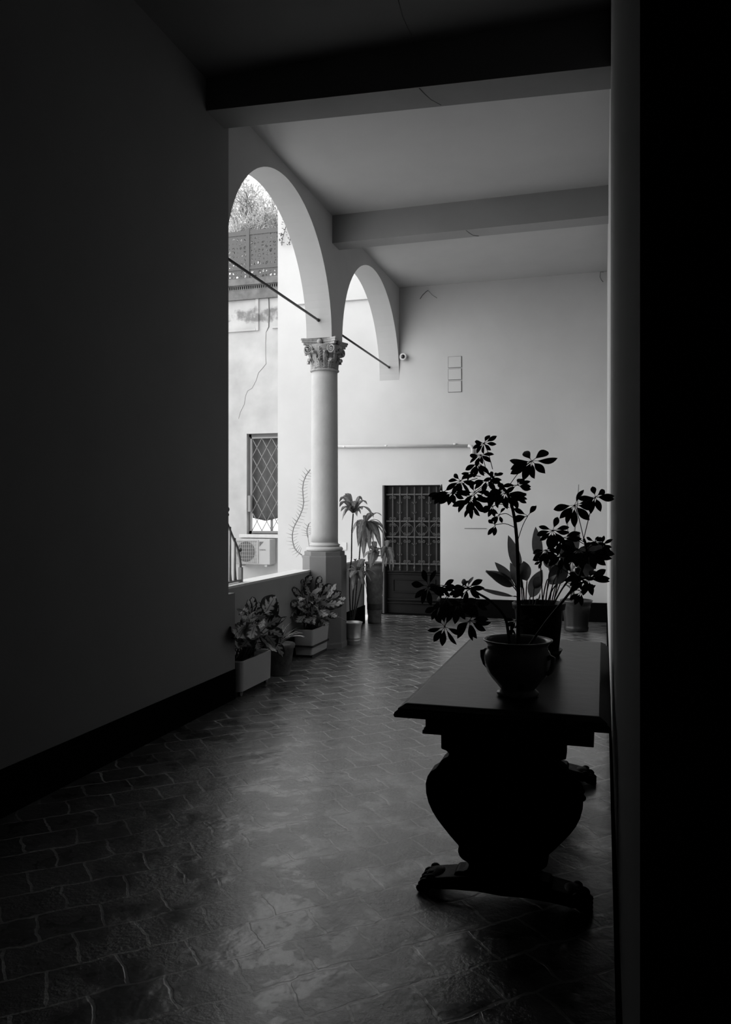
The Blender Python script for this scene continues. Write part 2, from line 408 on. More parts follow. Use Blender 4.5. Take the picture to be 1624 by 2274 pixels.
def blade(mb, start, tip, W, arch=0.3, **k):
    """leaf whose tip ends near the given point, arching"""
    p0, tip = Vector(start), Vector(tip); d = tip - p0; L = d.length
    ax = d.cross(Vector((0, 0, 1)))
    if ax.length < 1e-4: ax = Vector((1, 0, 0))
    ax.normalize()
    d0 = Matrix.Rotation(arch / 2, 3, ax) @ d
    mb.leaf(p0, d0, L * (1 + arch*arch/24), W, bend=arch, side=ax if 'side' not in k else k.pop('side'), **k)

# ================================================================== THE SETTING
XL, XR, YE, ZC = -3.10, 0.05, 12.3, 5.16
TW = 0.32            # arcade wall thickness
XO = XL - TW
YB = -2.2            # back of the dark hall
ZT = 5.9
struct(MB().box((XO, YB - .3, -.25), (2.9, YE + .3, 0)).build('floor', M['floor']))
struct(MB().box((-14, YB - .3, -.3), (XO, 17.5, -.02)).build('ground', M['ground']))
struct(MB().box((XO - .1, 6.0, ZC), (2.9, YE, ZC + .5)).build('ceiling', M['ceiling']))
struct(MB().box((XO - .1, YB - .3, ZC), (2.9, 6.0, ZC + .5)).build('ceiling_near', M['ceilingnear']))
# solid near wall, with the low stub where the parapet was walled in
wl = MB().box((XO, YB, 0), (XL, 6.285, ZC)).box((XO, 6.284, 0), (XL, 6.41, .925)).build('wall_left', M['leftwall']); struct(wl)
struct(MB().box((XL, YB, 0), (XL + .012, 6.40, .26)).build('baseboard_left', M['base']))
# arcade wall: two round arches
def arc(yc, a, b, z0, n, ang0=0, ang1=PI):
    return [(yc + a*math.cos(ang0 + (ang1-ang0)*i/n), z0 + b*math.sin(ang0 + (ang1-ang0)*i/n)) for i in range(n+1)]
SPR, RB = 3.71, 1.33
th1 = math.acos((7.62 - 6.285) / 1.40)
out = [(6.285, ZT), (6.285, SPR + RB*math.sin(th1))]
out += arc(7.62, 1.40, RB, SPR, 44, PI - th1, 0)[1:]
out += [(9.42, SPR)]
out += arc(10.86, 1.44, RB, SPR, 44, PI, 0)[1:]
out += [(YE, ZT)]
struct(MB().prism(out, 'X', XO, XL).build('wall_arcade', M['plaster']))
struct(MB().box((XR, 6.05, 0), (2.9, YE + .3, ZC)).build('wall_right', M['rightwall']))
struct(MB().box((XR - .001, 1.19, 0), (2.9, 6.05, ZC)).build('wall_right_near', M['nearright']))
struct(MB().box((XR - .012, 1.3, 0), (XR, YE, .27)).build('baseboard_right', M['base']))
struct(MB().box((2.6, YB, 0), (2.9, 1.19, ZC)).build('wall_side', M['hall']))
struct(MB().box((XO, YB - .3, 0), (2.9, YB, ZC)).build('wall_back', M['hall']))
# end wall with the door recess, running on into the courtyard as a house wall
DX0, DX1, DZ = -3.372, -2.44, 2.045
we = [(-5.17, -.3), (DX0, -.3), (DX0, DZ), (DX1, DZ), (DX1, -.3), (2.9, -.3), (2.9, 8.2), (-5.17, 8.2)]
struct(MB().prism(we, 'Y', YE, YE + .3).box((-5.17, YE+.3, -.3), (-4.87, 15.0, 8.2)).build('wall_end', M['end']))
b_ = MB().box((DX1, YE - .014, 0), (XR, YE, .285)).box((XO, YE - .014, 0), (DX0, YE, .285)); struct(b_.build('baseboard_end', M['base']))
# ceiling beams (slightly out of level, as in the old house)
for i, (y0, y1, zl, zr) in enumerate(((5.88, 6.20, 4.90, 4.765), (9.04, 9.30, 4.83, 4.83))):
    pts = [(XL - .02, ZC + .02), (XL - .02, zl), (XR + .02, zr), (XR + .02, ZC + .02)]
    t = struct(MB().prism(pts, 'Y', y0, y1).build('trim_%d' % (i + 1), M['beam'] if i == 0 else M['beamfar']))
    bx_ = -1.30 if i == 0 else -1.47
    zz = zl + (zr - zl) * (bx_ - XL) / (XR - XL) - .001
    cr = MB().tube([(bx_ - .03, y0 + .01, zz), (bx_ - .01, y0 + .1, zz), (bx_ + .02, y0 + .2, zz), (bx_ + .08, y1 - .02, zz)], [.002, .004, .003, .005], 5)
    cr.build('crack', M['seam'], t, fix=True)
# parapets
for nm, y0, y1 in (('wall_parapet', 6.41, 8.99), ('wall_parapet_far', 9.46, 11.25)):
    p = struct(MB().box((-3.56, y0, 0), (-3.36, y1, .915)).build(nm, M['parapet']))
    MB().box((-3.565, y0, .915), (-3.355, y1, .937)).build('coping', M['coping'], p)
    MB().box((-3.36, y0, 0), (-3.348, y1, .26)).build('skirting', M['base'], p)

# ------------------------------------------------------------------ courtyard facade
ZF = 6.22
f_ = [(-13, -.3), (-7.0, -.3), (-7.0, 1.16), (-6.95, 1.16)]
wx0, wx1, wz0, wz1 = -6.99, -6.05, 1.16, 3.21
fc = MB()
fc.box((-13, 15, -.3), (wx0, 15.3, ZF)).box((wx1, 15, -.3), (-4.87, 15.3, ZF)).box((wx0, 15, -.3), (wx1, 15.3, wz0)).box((wx0, 15, wz1), (wx1, 15.3, ZF))
fc.box((-13, 15.3, ZF - .3), (-4.87, 19, ZF))
fac = struct(fc.build('wall_courtyard', M['facade']))
MB().box((-13, 14.88, ZF), (-5.17, 15.3, ZF + .13)).build('terrace_slab', M['slab'], fac)
g_ = MB().box((-13, 14.93, ZF - .012), (-5.17, 15.0, ZF))
for k in range(52):
    x = -7.7 + k * .047
    g_.box((x, 14.935, ZF - .075), (x + .022, 14.99, ZF - .012))
g_.box((-13, 14.93, ZF - .09), (-5.17, 15.0, ZF - .075))
g_.build('vent_strip', M['slab'], fac)
MB().box((-13, 14.935, ZF - .28), (-5.17, 15.0, ZF - .09)).build('slab_shade_band', M['slab'], fac)  # dark band added as the shade below the terrace slab
MB().box((-13, 14.965, 5.30), (-6.78, 15.0, 5.34), .004).box((-6.42, 14.965, 5.32), (-5.17, 15.0, 5.36), .004).build('ledge', M['facade'], fac)
MB().box((-6.78, 14.97, 5.30), (-6.72, 15.0, 5.95)).build('pilaster_strip', M['facade'], fac)
ck = [at(px, py, 14.998) for px, py in ((597, 660), (598, 690), (597, 726), (591, 738), (590, 760), (590, 790), (591, 808), (583, 818), (574, 828), (569, 845), (560, 862), (550, 868), (545, 880), (543, 897), (534, 915), (530, 930))]
MB().tube(ck, [.010, .014, .012, .004, .004, .003, .004, .004, .004, .003, .003, .003, .003, .003, .003, .002], 5).build('crack', M['seam'], fac)
# far sides of the courtyard (give the yard its enclosed light)
struct(MB().box((-14, -2, -.3), (-13, 19, 2.4)).build('wall_courtyard_side', M['facade']))
# window_1 with its diagonal grille
wn = empty('window_1', (wx0, 15, wz0)); wn['kind'] = 'structure'
fr = MB()
for a, b in (((wx0, 15.12, wz0), (wx0+.05, 15.17, wz1)), ((wx1-.05, 15.12, wz0), (wx1, 15.17, wz1)), ((wx0, 15.12, wz0), (wx1, 15.17, wz0+.06)), ((wx0, 15.12, wz1-.06), (wx1, 15.17, wz1)), ((wx0+.45, 15.175, wz0), (wx0+.5, 15.195, wz1))):
    fr.box(a, b)
fr.build('window_frame', M['winframe'], wn)
MB().box((wx0, 15.2, wz0), (wx1, 15.22, 1.62)).build('pane', M['litpane'], wn)
cu = MB(); nx, nz = 24, 20; V = []
for i in range(nx+1):
    row = []
    for k in range(nz+1):
        x = wx0 + .06 + (wx1-wx0-.12)*i/nx; zb = 1.43 + .10*abs(math.sin(2.2*(x-wx0-.35)))
        z_ = zb + (wz1 - .08 - zb)*k/nz
        row.append(cu.bm.verts.new((x, 15.165 + .012*math.sin(x*40) + .01*math.sin(z_*9+x*8), z_)))
    V.append(row)
for i in range(nx):
    for k in range(nz): cu.face([V[i][k], V[i+1][k], V[i+1][k+1], V[i][k+1]], True)
o = cu.build('curtain', M['curtain'], wn); md = o.modifiers.new('t', 'SOLIDIFY'); md.thickness = .006
gr = MB()
for a, b in (((wx0+.07, 15.03, wz0+.03), (wx0+.10, 15.06, wz1-.07)), ((wx1-.03, 15.03, wz0+.03), (wx1, 15.06, wz1-.07)), ((wx0+.07, 15.03, wz0+.03), (wx1, 15.06, wz0+.07)), ((wx0+.07, 15.03, wz1-.1), (wx1, 15.06, wz1-.07))):
    gr.box(a, b)
gx0, gx1, gz0, gz1 = wx0+.09, wx1-.02, wz0+.05, wz1-.08
def clipped(x, z, dx, dz):
    ts = []
    for t in [((gx0-x)/dx), ((gx1-x)/dx), ((gz0-z)/dz), ((gz1-z)/dz)]:
        X, Z = x+dx*t, z+dz*t
        if gx0-1e-6 <= X <= gx1+1e-6 and gz0-1e-6 <= Z <= gz1+1e-6: ts.append(t)
    if len(ts) < 2: return None
    t0, t1 = min(ts), max(ts)
    return (x+dx*t0, z+dz*t0), (x+dx*t1, z+dz*t1)
for k in range(-12, 20):
    for dz, yy in ((1.75, 15.04), (-1.75, 15.052)):
        q = clipped(gx0 + k*.215, gz0 if dz > 0 else gz1, 1, dz)
        if q and abs(q[0][0]-q[1][0]) > .02: gr.tube([(q[0][0], yy, q[0][1]), (q[1][0], yy, q[1][1])], .008, 6)
gr.build('window_grille', M['winframe'], wn)
MB().box((wx0+.02, 15.0, 1.62), (wx0+.085, 15.05, 1.95)).build('shutter_box', M['winframe'], wn)
MB().box((-7.13, 14.93, 1.09), (wx1+.05, 15.02, 1.16), .006).build('window_sill', M['coping'], wn)

# air conditioner under the window
ac = empty('air_conditioner', (-6.75, 14.7, .56), 'boxy outdoor air conditioning unit with a round fan, under the latticed window', 'air conditioner')
ax0, ax1, az0, az1, ay = -7.12, -6.33, .57, 1.075, 14.66
MB().box((ax0, ay, az0), (ax1, 14.96, az1), .012).build('housing', M['acwhite'], ac)
cx, cz = ax0 + .27, (az0+az1)/2
bm_ = MB(); bm_.prism([(cx+.2*math.cos(2*PI*i/40), cz+.2*math.sin(2*PI*i/40)) for i in range(40)], 'Y', ay-.006, ay-.0005); fan = bm_.build('fan_opening', M['acdark'], ac)
bl = MB()
for k in range(3):
    a = k*2*PI/3
    bl.leaf((cx, ay-.008, cz), (math.cos(a), 0, math.sin(a)), .17, .13, bend=0, side=Vector((-math.sin(a), 0, math.cos(a))))
bl.build('fan_blade', M['acdark'], ac)
fg = MB()
for k in range(12):
    x = ax0 + .03 + k*.0435; fg.tube([(x, ay-.02, az0+.03), (x, ay-.02, az1-.03)], .0035, 5)
for k in range(7):
    z_ = az0 + .04 + k*.071; fg.tube([(ax0+.025, ay-.022, z_), (ax0+.515, ay-.022, z_)], .0035, 5)
fg.box((ax0+.02, ay-.018, az1-.035), (ax0+.52, ay-.001, az1-.025)).box((ax0+.02, ay-.018, az0+.025), (ax0+.52, ay-.001, az0+.035)).box((ax0+.52, ay-.018, az0+.02), (ax0+.54, ay-.001, az1-.02))
fg.build('fan_grille', M['acwhite'], ac)
MB().prism([(ax0+.565, az1-.05), (ax0+.655, az1-.05), (ax0+.565, az1-.15)], 'Y', ay-.004, ay-.0005).build('brand_mark', M['acdark'], ac)
tx = bpy.data.curves.new('brand_name', 'FONT'); tx.body = 'DAIKIN'; tx.size = .04; tx.extrude = .001
tmp_ = bpy.data.objects.new('lettering', tx); C.objects.link(tmp_); bpy.context.view_layer.update()
to = bpy.data.objects.new('brand_name', bpy.data.meshes.new_from_object(tmp_)); bpy.data.objects.remove(tmp_); C.objects.link(to); to.data.materials.clear(); to.data.materials.append(M['acdark']); to.parent = ac; to.rotation_euler = (PI/2, 0, 0)
to.location = Vector((ax0+.565, ay-.003, az1-.225)) - ac.location
for xb in (ax0+.06, ax1-.12): MB().box((xb, ay+.02, az0-.045), (xb+.05, 15.0, az0)).build('wall_bracket', M['acwhite'], ac)

# ------------------------------------------------------------------ terrace fence, tree, creeper
fe = empty('terrace_fence', (-6.8, 15.1, ZF+.13), 'perforated grey metal screen fence on the terrace edge above the weathered wall', 'fence')
zf0, zf1 = ZF+.19, 7.34
def panel(x0, x1, y, drop):
    m = MB(); c = .085
    nxx = max(1, round((x1-x0)/c)); nzz = round((zf1-zf0)/c)
    vv = {}
    def V_(i, k):
        if (i, k) not in vv:
            edge = i in (0, nxx) or k in (0, nzz)
            j = 0 if edge else .033
            x = x0 + (x1-x0)*i/nxx + random.uniform(-j, j); z = zf0 + (zf1-zf0)*k/nzz + random.uniform(-j, j)
            vv[(i, k)] = (x, z)
        return vv[(i, k)]
    for i in range(nxx):
        for k in range(nzz):
            q = [Vector(V_(i, k)), Vector(V_(i+1, k)), Vector(V_(i+1, k+1)), Vector(V_(i, k+1))]
            cen = sum(q, Vector((0, 0)))/4
            s_ = random.uniform(.35, .78) * (1.0 if k < nzz*.35 or random.random() < .8 else .4)
            ring_o, ring_i = [], []
            for e in range(4):
                for tt in (0, .5):
                    po = q[e].lerp(q[(e+1) % 4], tt); ring_o.append(po)
                    pi_ = cen + (po-cen)*s_*(.72 if tt == 0 else 1.0) ; ring_i.append(pi_)
            O = [m.bm.verts.new((p.x, y, p.y)) for p in ring_o]; I = [m.bm.verts.new((p.x, y, p.y)) for p in ring_i]
            for e in range(8): m.face([O[e], O[(e+1) % 8], I[(e+1) % 8], I[e]])
    bmesh.ops.remove_doubles(m.bm, verts=m.bm.verts, dist=.0005)
    o = m.build('screen_panel', M['fence'], fe)
    md = o.modifiers.new('t', 'SOLIDIFY'); md.thickness = .008
for x0, x1 in ((-8.05, -7.03), (-6.97, -5.95), (-5.89, -5.2)): panel(x0, x1, 15.1, 0)
for x in (-8.08, -7.0, -5.92):
    MB().box((x-.035, 15.07, ZF+.13), (x+.035, 15.13, zf1+.1), .004).build('post', M['fence'], fe)
MB().box((-8.1, 15.08, zf1-.04), (-5.2, 15.12, zf1+.05)).build('rail', M['fence'], fe)
MB().box((-8.1, 15.08, zf0+.18), (-5.2, 15.12, zf0+.23)).build('rail', M['fence'], fe)

tr = empty('olive_tree', (-7.6, 17.2, ZF), 'airy small-leaved tree rising behind the perforated terrace fence', 'tree')
tk = MB(); rng = random.Random(3)
lf = MB(); tips = []
def branch(p, d, L, r, depth):
    n = 5; pts = [p]; q = Vector(p); dd = Vector(d)
    for i in range(n):
        dd = (dd + Vector((rng.uniform(-.2, .2), rng.uniform(-.2, .2), rng.uniform(-.02, .22)))).normalized(); q = q + dd*L/n; pts.append(q.copy())
    tk.tube(pts, [r*(1-.5*i/n) for i in range(n+1)], 6)
    if depth <= 2:
        for q2 in pts[1:]: tips.append((q2, dd.copy()))
    if depth > 0:
        for i in range(4):
            ax = Vector((rng.uniform(-1, 1), rng.uniform(-1, 1), rng.uniform(-.3, .8))).normalized()
            branch(pts[2 + i % 4], (dd*.5 + ax).normalized(), L*.8, r*.55, depth-1)
branch(Vector((-7.7, 17.2, ZF)), Vector((0, 0, 1)), 1.1, .09, 4)
tk.build('trunk', M['bark'], tr)
for p, d in tips:
    for k in range(9):
        a = Vector((rng.uniform(-1, 1), rng.uniform(-1, 1), rng.uniform(-.5, 1))).normalized()
        lf.leaf(p + a*rng.uniform(0, .3), (a + d*.6), rng.uniform(.07, .12), .026, bend=.2, n=2, roll=rng.uniform(0, 3))
lf.build('foliage', M['treeleaf'], tr)

cp = MB()
cpts = [at(px, py, 12.27) for px, py in ((640, 470), (636, 500), (632, 515), (627, 530), (626, 545))]
cp.tube(cpts, .006, 5)
cp2 = [at(px, py, 12.27) for px, py in ((640, 490), (642, 515), (645, 530), (643, 540))]
cp.tube(cp2, .005, 5)
for P_ in cpts + cp2:
    for k in range(5): cp.leaf(P_ + Vector((rng.uniform(-.05, .05), -.01, rng.uniform(-.07, .07))), (rng.uniform(-1, 1), -.4, rng.uniform(-1, 1)), .045, .03, n=3)
tag(cp.build('creeper', M['leafgrey']), 'thin creeper sprig hanging on the white house wall, seen through the nearer arch', 'creeper')

# ------------------------------------------------------------------ fittings on walls
pipe = empty('wall_pipe', (-3, 12.28, 2.66), 'pale horizontal pipe on the end wall, above the iron-grilled door', 'pipe')
MB().tube([(-4.22, 12.27, 2.678), (-4.1, 12.27, 2.677), (-2.0, 12.27, 2.64)], .022, 12).build('pipe_run', M['pale'], pipe)
MB().tube([(-2.0, 12.27, 2.64), (-1.95, 12.27, 2.63), (-1.93, 12.27, 2.58), (-1.93, 12.27, 2.5)], .024, 12).build('pipe_elbow', M['pale'], pipe)
for x in (-4.0, -3.3, -2.2): MB().lathe([(.028, -.012), (.028, .012)], (0, 0, 0), 14).box((-.01, 0, -.01), (.01, .03, .01)).build('pipe_clip', M['pale'], pipe, off=(0, 0, 0)).location = Vector((x, 12.27, 2.67)) - pipe.location
for k, lab in enumerate(('uppermost', 'middle', 'lowest')):
    z0 = 3.86 - k*.19; o = empty('cover_plate', (-2.21, 12.3, z0), '%s of three square cover plates in a column high on the end wall' % lab, 'cover plate', 'square cover plates high on the end wall')
    MB().box((-2.31, 12.291, z0+.004), (-2.11, 12.3, z0+.168), .002).build('plate', M['end'], o)
    MB().box((-2.316, 12.296, z0-.003), (-2.10, 12.2995, z0+.172)).build('rim', M['seam'], o)
o = MB().box((-4.05, 12.285, 1.01), (-3.97, 12.3, 1.13), .003).build('wall_box', M['pale']); tag(o, 'small pale switch box on the wall just behind the column base', 'switch box')
o = MB().box((-2.06, 12.293, 1.366), (-1.72, 12.3, 1.374)).build('wall_ledge', M['seam']); tag(o, 'thin grey horizontal ledge on the end wall right of the door', 'ledge')
struct(MB().box((-4.87, 12.26, 5.02), (-3.42, 12.3, 5.05), .004).build('trim_3', M['end']))
sc = empty('security_camera', (-3.02, 12.25, 4.06), 'little round camera beside the foot of the farther arch', 'security camera')
MB().lathe([(.03, 0), (.03, .04)], (0, 0, 0), 16).build('mount', M['pale'], sc, off=(0, 0, 0)).rotation_euler = (PI/2, 0, 0)
sc.children[0].location = (0, .05, 0)
MB().lathe([(.052, 0), (.058, .012), (.055, .05), (.03, .06)], (0, 0, 0), 24).build('ring', M['coping'], sc, off=(0, 0, 0)).rotation_euler = (-PI/2, 0, 0)
sc.children[1].location = (0, -.03, 0)
MB().ball((0, -.022, 0), .034).build('lens', M['lens'], sc, off=(0, 0, 0))
wc = MB()
wc.tube([at(*p, 12.285) for p in ((933, 664), (938, 656), (946, 648), (951, 645))], .005, 5)
wc.tube([at(*p, 12.285) for p in ((951, 645), (960, 655), (971, 662))], .003, 5)
tag(wc.build('wall_cable', M['seam']), 'loose bit of thin cable high on the end wall near the ceiling', 'cable')
rc = MB().tube([at(*p, 12.27) for p in ((1341, 604), (1334, 604), (1333, 615), (1336, 622), (1340, 626))], .005, 5)
tag(rc.build('hanging_wire', M['seam']), 'short loop of wire in the far upper corner by the right wall', 'cable')
cc = MB().tube([onZ(*p, ZC - .001) for p in ((885, 0), (893, 35), (905, 62), (918, 85))], .004, 4)
o = cc.build('ceiling_crack', M['seam']); struct(o)

# tie rods
for n_, (y0, y1) in enumerate(((6.2, 9.012), (9.42, 12.30))):
    o = empty('tie_rod', (-3.26, y0, 3.92), ('dark iron tie rod spanning the nearer arch, above the latticed window', 'dark iron tie rod spanning the farther arch beside the end wall')[n_], 'tie rod', 'iron tie rods across the arches')
    MB().tube([(-3.26, y0 + (.0 if n_ == 0 else -.02), 3.925), (-3.26, y1 + .02, 3.915)], .014, 10).build('rod', M['iron'], o)
    MB().tube([(-3.26, y1 - .035, 3.915), (-3.26, y1, 3.915)], .02, 10).build('socket', M['iron'], o)

# ------------------------------------------------------------------ column
CX, CYY = -3.26, 9.22
col = empty('column', (CX, CYY, 0), 'round stone column on an octagonal pedestal with a leafy carved capital', 'column')
oct_ = PI/8; R8 = .268
MB().lathe([(R8*1.03, 0), (R8*1.03, .05), (R8, .07), (R8, 1.09), (R8*.99, 1.103)], (CX, CYY, 0), 8, smooth=False, rot=oct_).build('pedestal', M['pedestal'], col)
MB().lathe([(.246, 1.103), (.246, 1.15), (.238, 1.155)], (CX, CYY, 0), 8, smooth=False, rot=oct_).build('plinth', M['pedestal'], col)
tor = [(.20, 1.155)] + [(.200 + .024*math.cos(a), 1.18 + .025*math.sin(a)) for a in [(-PI/2 + PI*i/10) for i in range(11)]] + [(.185, 1.207), (.178, 1.215)] + [(.176+.012*math.cos(a), 1.228+.012*math.sin(a)) for a in [(-PI/2 + PI*i/8) for i in range(9)]] + [(.168, 1.243), (.163, 1.26)]
MB().lathe(tor, (CX, CYY, 0), 56).build('base_moulding', M['stone'], col)
sh = [(.163 - .006*(i/20)**2, 1.255 + (3.335-1.255)*i/20) for i in range(21)]
MB().lathe(sh, (CX, CYY, 0), 56).build('shaft', M['stone'], col)
MB().lathe([(.155, 3.325)] + [(.162+.016*math.cos(a), 3.342+.014*math.sin(a)) for a in [(-PI/2+PI*i/8) for i in range(9)]] + [(.152, 3.36)], (CX, CYY, 0), 56).build('necking', M['capital'], col)
cap_ = MB().lathe([(.145, 3.35), (.147, 3.45), (.155, 3.53), (.175, 3.59), (.205, 3.63), (.205, 3.64)], (CX, CYY, 0), 40).build('capital_bell', M['capital'], col)
ab = []
A_ = .222; CUT = .035
for q in range(4):
    rot = q*PI/2
    side = []
    for i in range(13):
        t = i/12; x = -A_+CUT*.4 + (2*A_-CUT*.8)*t; y = -A_ + .06*math.sin(PI*t) - (0 if 0 < i < 12 else 0)
        side.append((x*math.cos(rot)-y*math.sin(rot), x*math.sin(rot)+y*math.cos(rot)))
    ab += side
a_ = MB()
for k, (sc_, z0, z1) in enumerate(((.93, 3.635, 3.665), (1.0, 3.665, 3.69), (1.04, 3.69, 3.711))):
    a_.prism([(CX+p[0]*sc_, CYY+p[1]*sc_) for p in ab], 'Z', z0, z1)
a_.build('abacus', M['capital'], col)
for q in range(4):
    a = q*PI/2
    MB().ball((CX+.175*math.cos(a), CYY+.175*math.sin(a), 3.672), .034, (1, 1, 1.05), 10).build('fleuron', M['capital'], col)
for q in range(4):       # paired corner volutes
    a = PI/4 + q*PI/2
    u = Vector((math.cos(a), math.sin(a), 0)); t_ = Vector((-math.sin(a), math.cos(a), 0))
    for sg in (-1, 1):
        pts, rs = [], []
        cen = Vector((CX, CYY, 3.585)) + u*.232 + t_*sg*.022
        tt = (u + t_*sg*-.55).normalized()
        for i in range(40):
            g = i/39; ang = PI*.62 + g*2*PI*1.9; rr_ = .05*(1-g)**.8 + .006
            pts.append(cen + tt*rr_*math.cos(-ang) + Vector((0, 0, 1))*rr_*math.sin(ang)*1.0); rs.append(.0135*(1-.55*g))
        st = Vector((CX, CYY, 3.50)) + u*.14 + t_*sg*.05
        pts = [st, st.lerp(pts[0], .5) + Vector((0, 0, .02))] + pts; rs = [.008, .011] + rs
        MB().tube(pts, rs, 8).ball(cen, .016, n=8).build('volute', M['capital'], col)
for row, (zb, h, rad, cnt, ph) in enumerate(((3.355, .115, .152, 8, 0), (3.36, .20, .152, 8, PI/8))):
    for q in range(cnt):
        a = ph + q*2*PI/cnt
        u = Vector((math.cos(a), math.sin(a), 0)); side = Vector((-math.sin(a), math.cos(a), 0))
        m = MB(); n = 15; rows = []
        for i in range(n+1):
            t = i/n
            if t < .8: zz = zb + h*t/.8*1.0; rr_ = rad + .004 + .03*(t/.8)**2.2 + (.012 if row else 0)*t
            else:
                k = (t-.8)/.2; rr_ = rad + .004 + .03 + (.012 if row else 0) + .028*math.sin(k*PI*.6); zz = zb + h + .01*math.sin(k*PI) - .03*k*k
            wd = (.052 if row == 0 else .046) * (1 - .5*t) * (1.0 if i % 3 == 0 else .78 if i % 3 == 1 else .58)
            c_ = Vector((CX, CYY, 0)) + u*rr_ + Vector((0, 0, zz))
            rows.append([m.bm.verts.new(c_ - side*wd - u*.014), m.bm.verts.new(c_ - side*wd*.45 + u*.004), m.bm.verts.new(c_ - side*.006 - u*.004), m.bm.verts.new(c_ + u*.012), m.bm.verts.new(c_ + side*.006 - u*.004), m.bm.verts.new(c_ + side*wd*.45 + u*.004), m.bm.verts.new(c_ + side*wd - u*.014)])
        for i in range(n):
            for k in range(6): m.face([rows[i][k], rows[i][k+1], rows[i+1][k+1], rows[i+1][k]], True)
        o = m.build('acanthus_leaf', M['capital'], col); md = o.modifiers.new('t', 'SOLIDIFY'); md.thickness = .006; md.offset = -1
for q in range(4):       # central palmette on each face
    a = q*PI/2 - PI/2; u = Vector((math.cos(a), math.sin(a), 0)); side = Vector((-math.sin(a), math.cos(a), 0))
    m = MB(); b0 = Vector((CX, CYY, 3.42)) + u*.165
    m.tube([b0, b0 + Vector((0, 0, .1)) + u*.012, b0 + Vector((0, 0, .19)) + u*.035], [.006, .006, .004], 6)
    for k in range(5):
        for sg in (-1, 1):
            s0 = b0 + Vector((0, 0, .04+.03*k)) + u*(.004+.005*k)
            m.leaf(s0, side*sg + Vector((0, 0, 1.1)), .045 - .004*k, .02, bend=.8, n=4, side=u)
    o = m.build('palmette', M['capital'], col); md = o.modifiers.new('t', 'SOLIDIFY'); md.thickness = .006

# ------------------------------------------------------------------ door_1 : panelled door behind a wrought-iron grille
dr = empty('door_1', (DX0, YE + .1, 0)); dr['kind'] = 'structure'
yd = YE + .12
MB().box((DX0, yd, 0), (DX1, yd + .06, DZ)).build('door_leaf', M['doorwood'], dr)
MB().box((DX0, YE-.012, 0), (DX0+.03, yd, DZ)).build('door_frame', M['grille'], dr)
m = MB()
def frame(m, x0, x1, z0, z1, t, y0, y1):
    m.box((x0, y0, z0), (x1, y1, z0+t)).box((x0, y0, z1-t), (x1, y1, z1)).box((x0, y0, z0+t), (x0+t, y1, z1-t)).box((x1-t, y0, z0+t), (x1, y1, z1-t))
frame(m, DX0+.14, DX1-.1, .34, .56, .016, yd-.02, yd)
m.box((DX0+.05, yd-.035, .665), (DX1, yd, .69), .006).box((DX0+.05, yd-.025, .63), (DX1, yd, .648), .005)
m.box((DX0+.05, yd-.035, .215), (DX1, yd, .24), .006).box((DX0+.05, yd-.03, .165), (DX1, yd, .185), .005)
m.build('lower_panel', M['doorwood'], dr)
g = MB(); yg = yd - .05
xs0, sp = DX0 + .15, .118
for z in (1.90, 1.475, 1.225, .80): g.box((DX0+.04, yg-.008, z-.012), (DX1, yg+.008, z+.012), .002)
nb = 7
for k in range(nb):
    x = xs0 + k*sp
    g.box((x-.007, yg-.007, .69), (x+.007, yg+.007, 2.02))
    for z in (1.90, 1.475, 1.225, .80): g.box((x-.012, yg-.014, z-.02), (x+.012, yg+.01, z+.02), .003)
g.build('grille_bars', M['grille'], dr)
sc_m = MB()
def scroll(m, x, z, r, sx_, sz_, turns=1.4, n=22, w=.006):
    pts = []
    for i in range(n):
        t = i/(n-1); a = t*turns*2*PI; rr = r*(1-.8*t)
        pts.append((x + sx_*(r - rr*math.cos(a)) , yg-.004, z + sz_*rr*math.sin(a)))
    m.tube(pts, w, 5)
for k in range(-1, nb+1):
    x = xs0 + k*sp
    for sg in (-1, 1):
        xx = x + sg*.008
        lim = lambda xv: DX0+.05 < xv < DX1
        if not lim(x + sg*.05): continue
        for z, sz_ in ((1.905-.06, 1), (1.51, 1), (1.515-.105, 1), (1.225+.05, -1), (1.19-.03, -1), (.83, 1)):
            if k % 2 == 0: scroll(sc_m, xx, z, .026, sg, sz_)
    if k % 2 == 0 and 0 <= k < nb:   # C-scroll ovals of the middle band
        for sg in (-1, 1):
            pts = [(x + sg*(.008 + .092*math.sin(PI*i/14)), yg-.002, 1.245 + .21*i/14) for i in range(15)]
            if DX0+.05 < x+sg*.1 < DX1+.01: sc_m.tube(pts, .005, 5)
    if k % 2 == 1 and 0 <= k < nb:   # small leaf studs on every second bar
        for z in (1.76, 1.60, 1.11, .935):
            sc_m.ball((x, yg-.014, z), .013, (1, 1, 1.2), 8)
            for sg in (-1, 1):
                sc_m.tube([(x, yg-.01, z), (x+sg*.02, yg-.012, z-.004), (x+sg*.03, yg-.012, z+.012)], .005, 5); sc_m.ball((x+sg*.032, yg-.012, z+.014), .010, n=8)
        sc_m.ball((x, yg, .735), .016, (1, .8, 2.0), 8)
sc_m.build('grille_scrolls', M['grille'], dr)
MB().box((DX0, YE-.03, 0), (DX1, YE+.12, .012)).build('threshold', M['base'], dr)

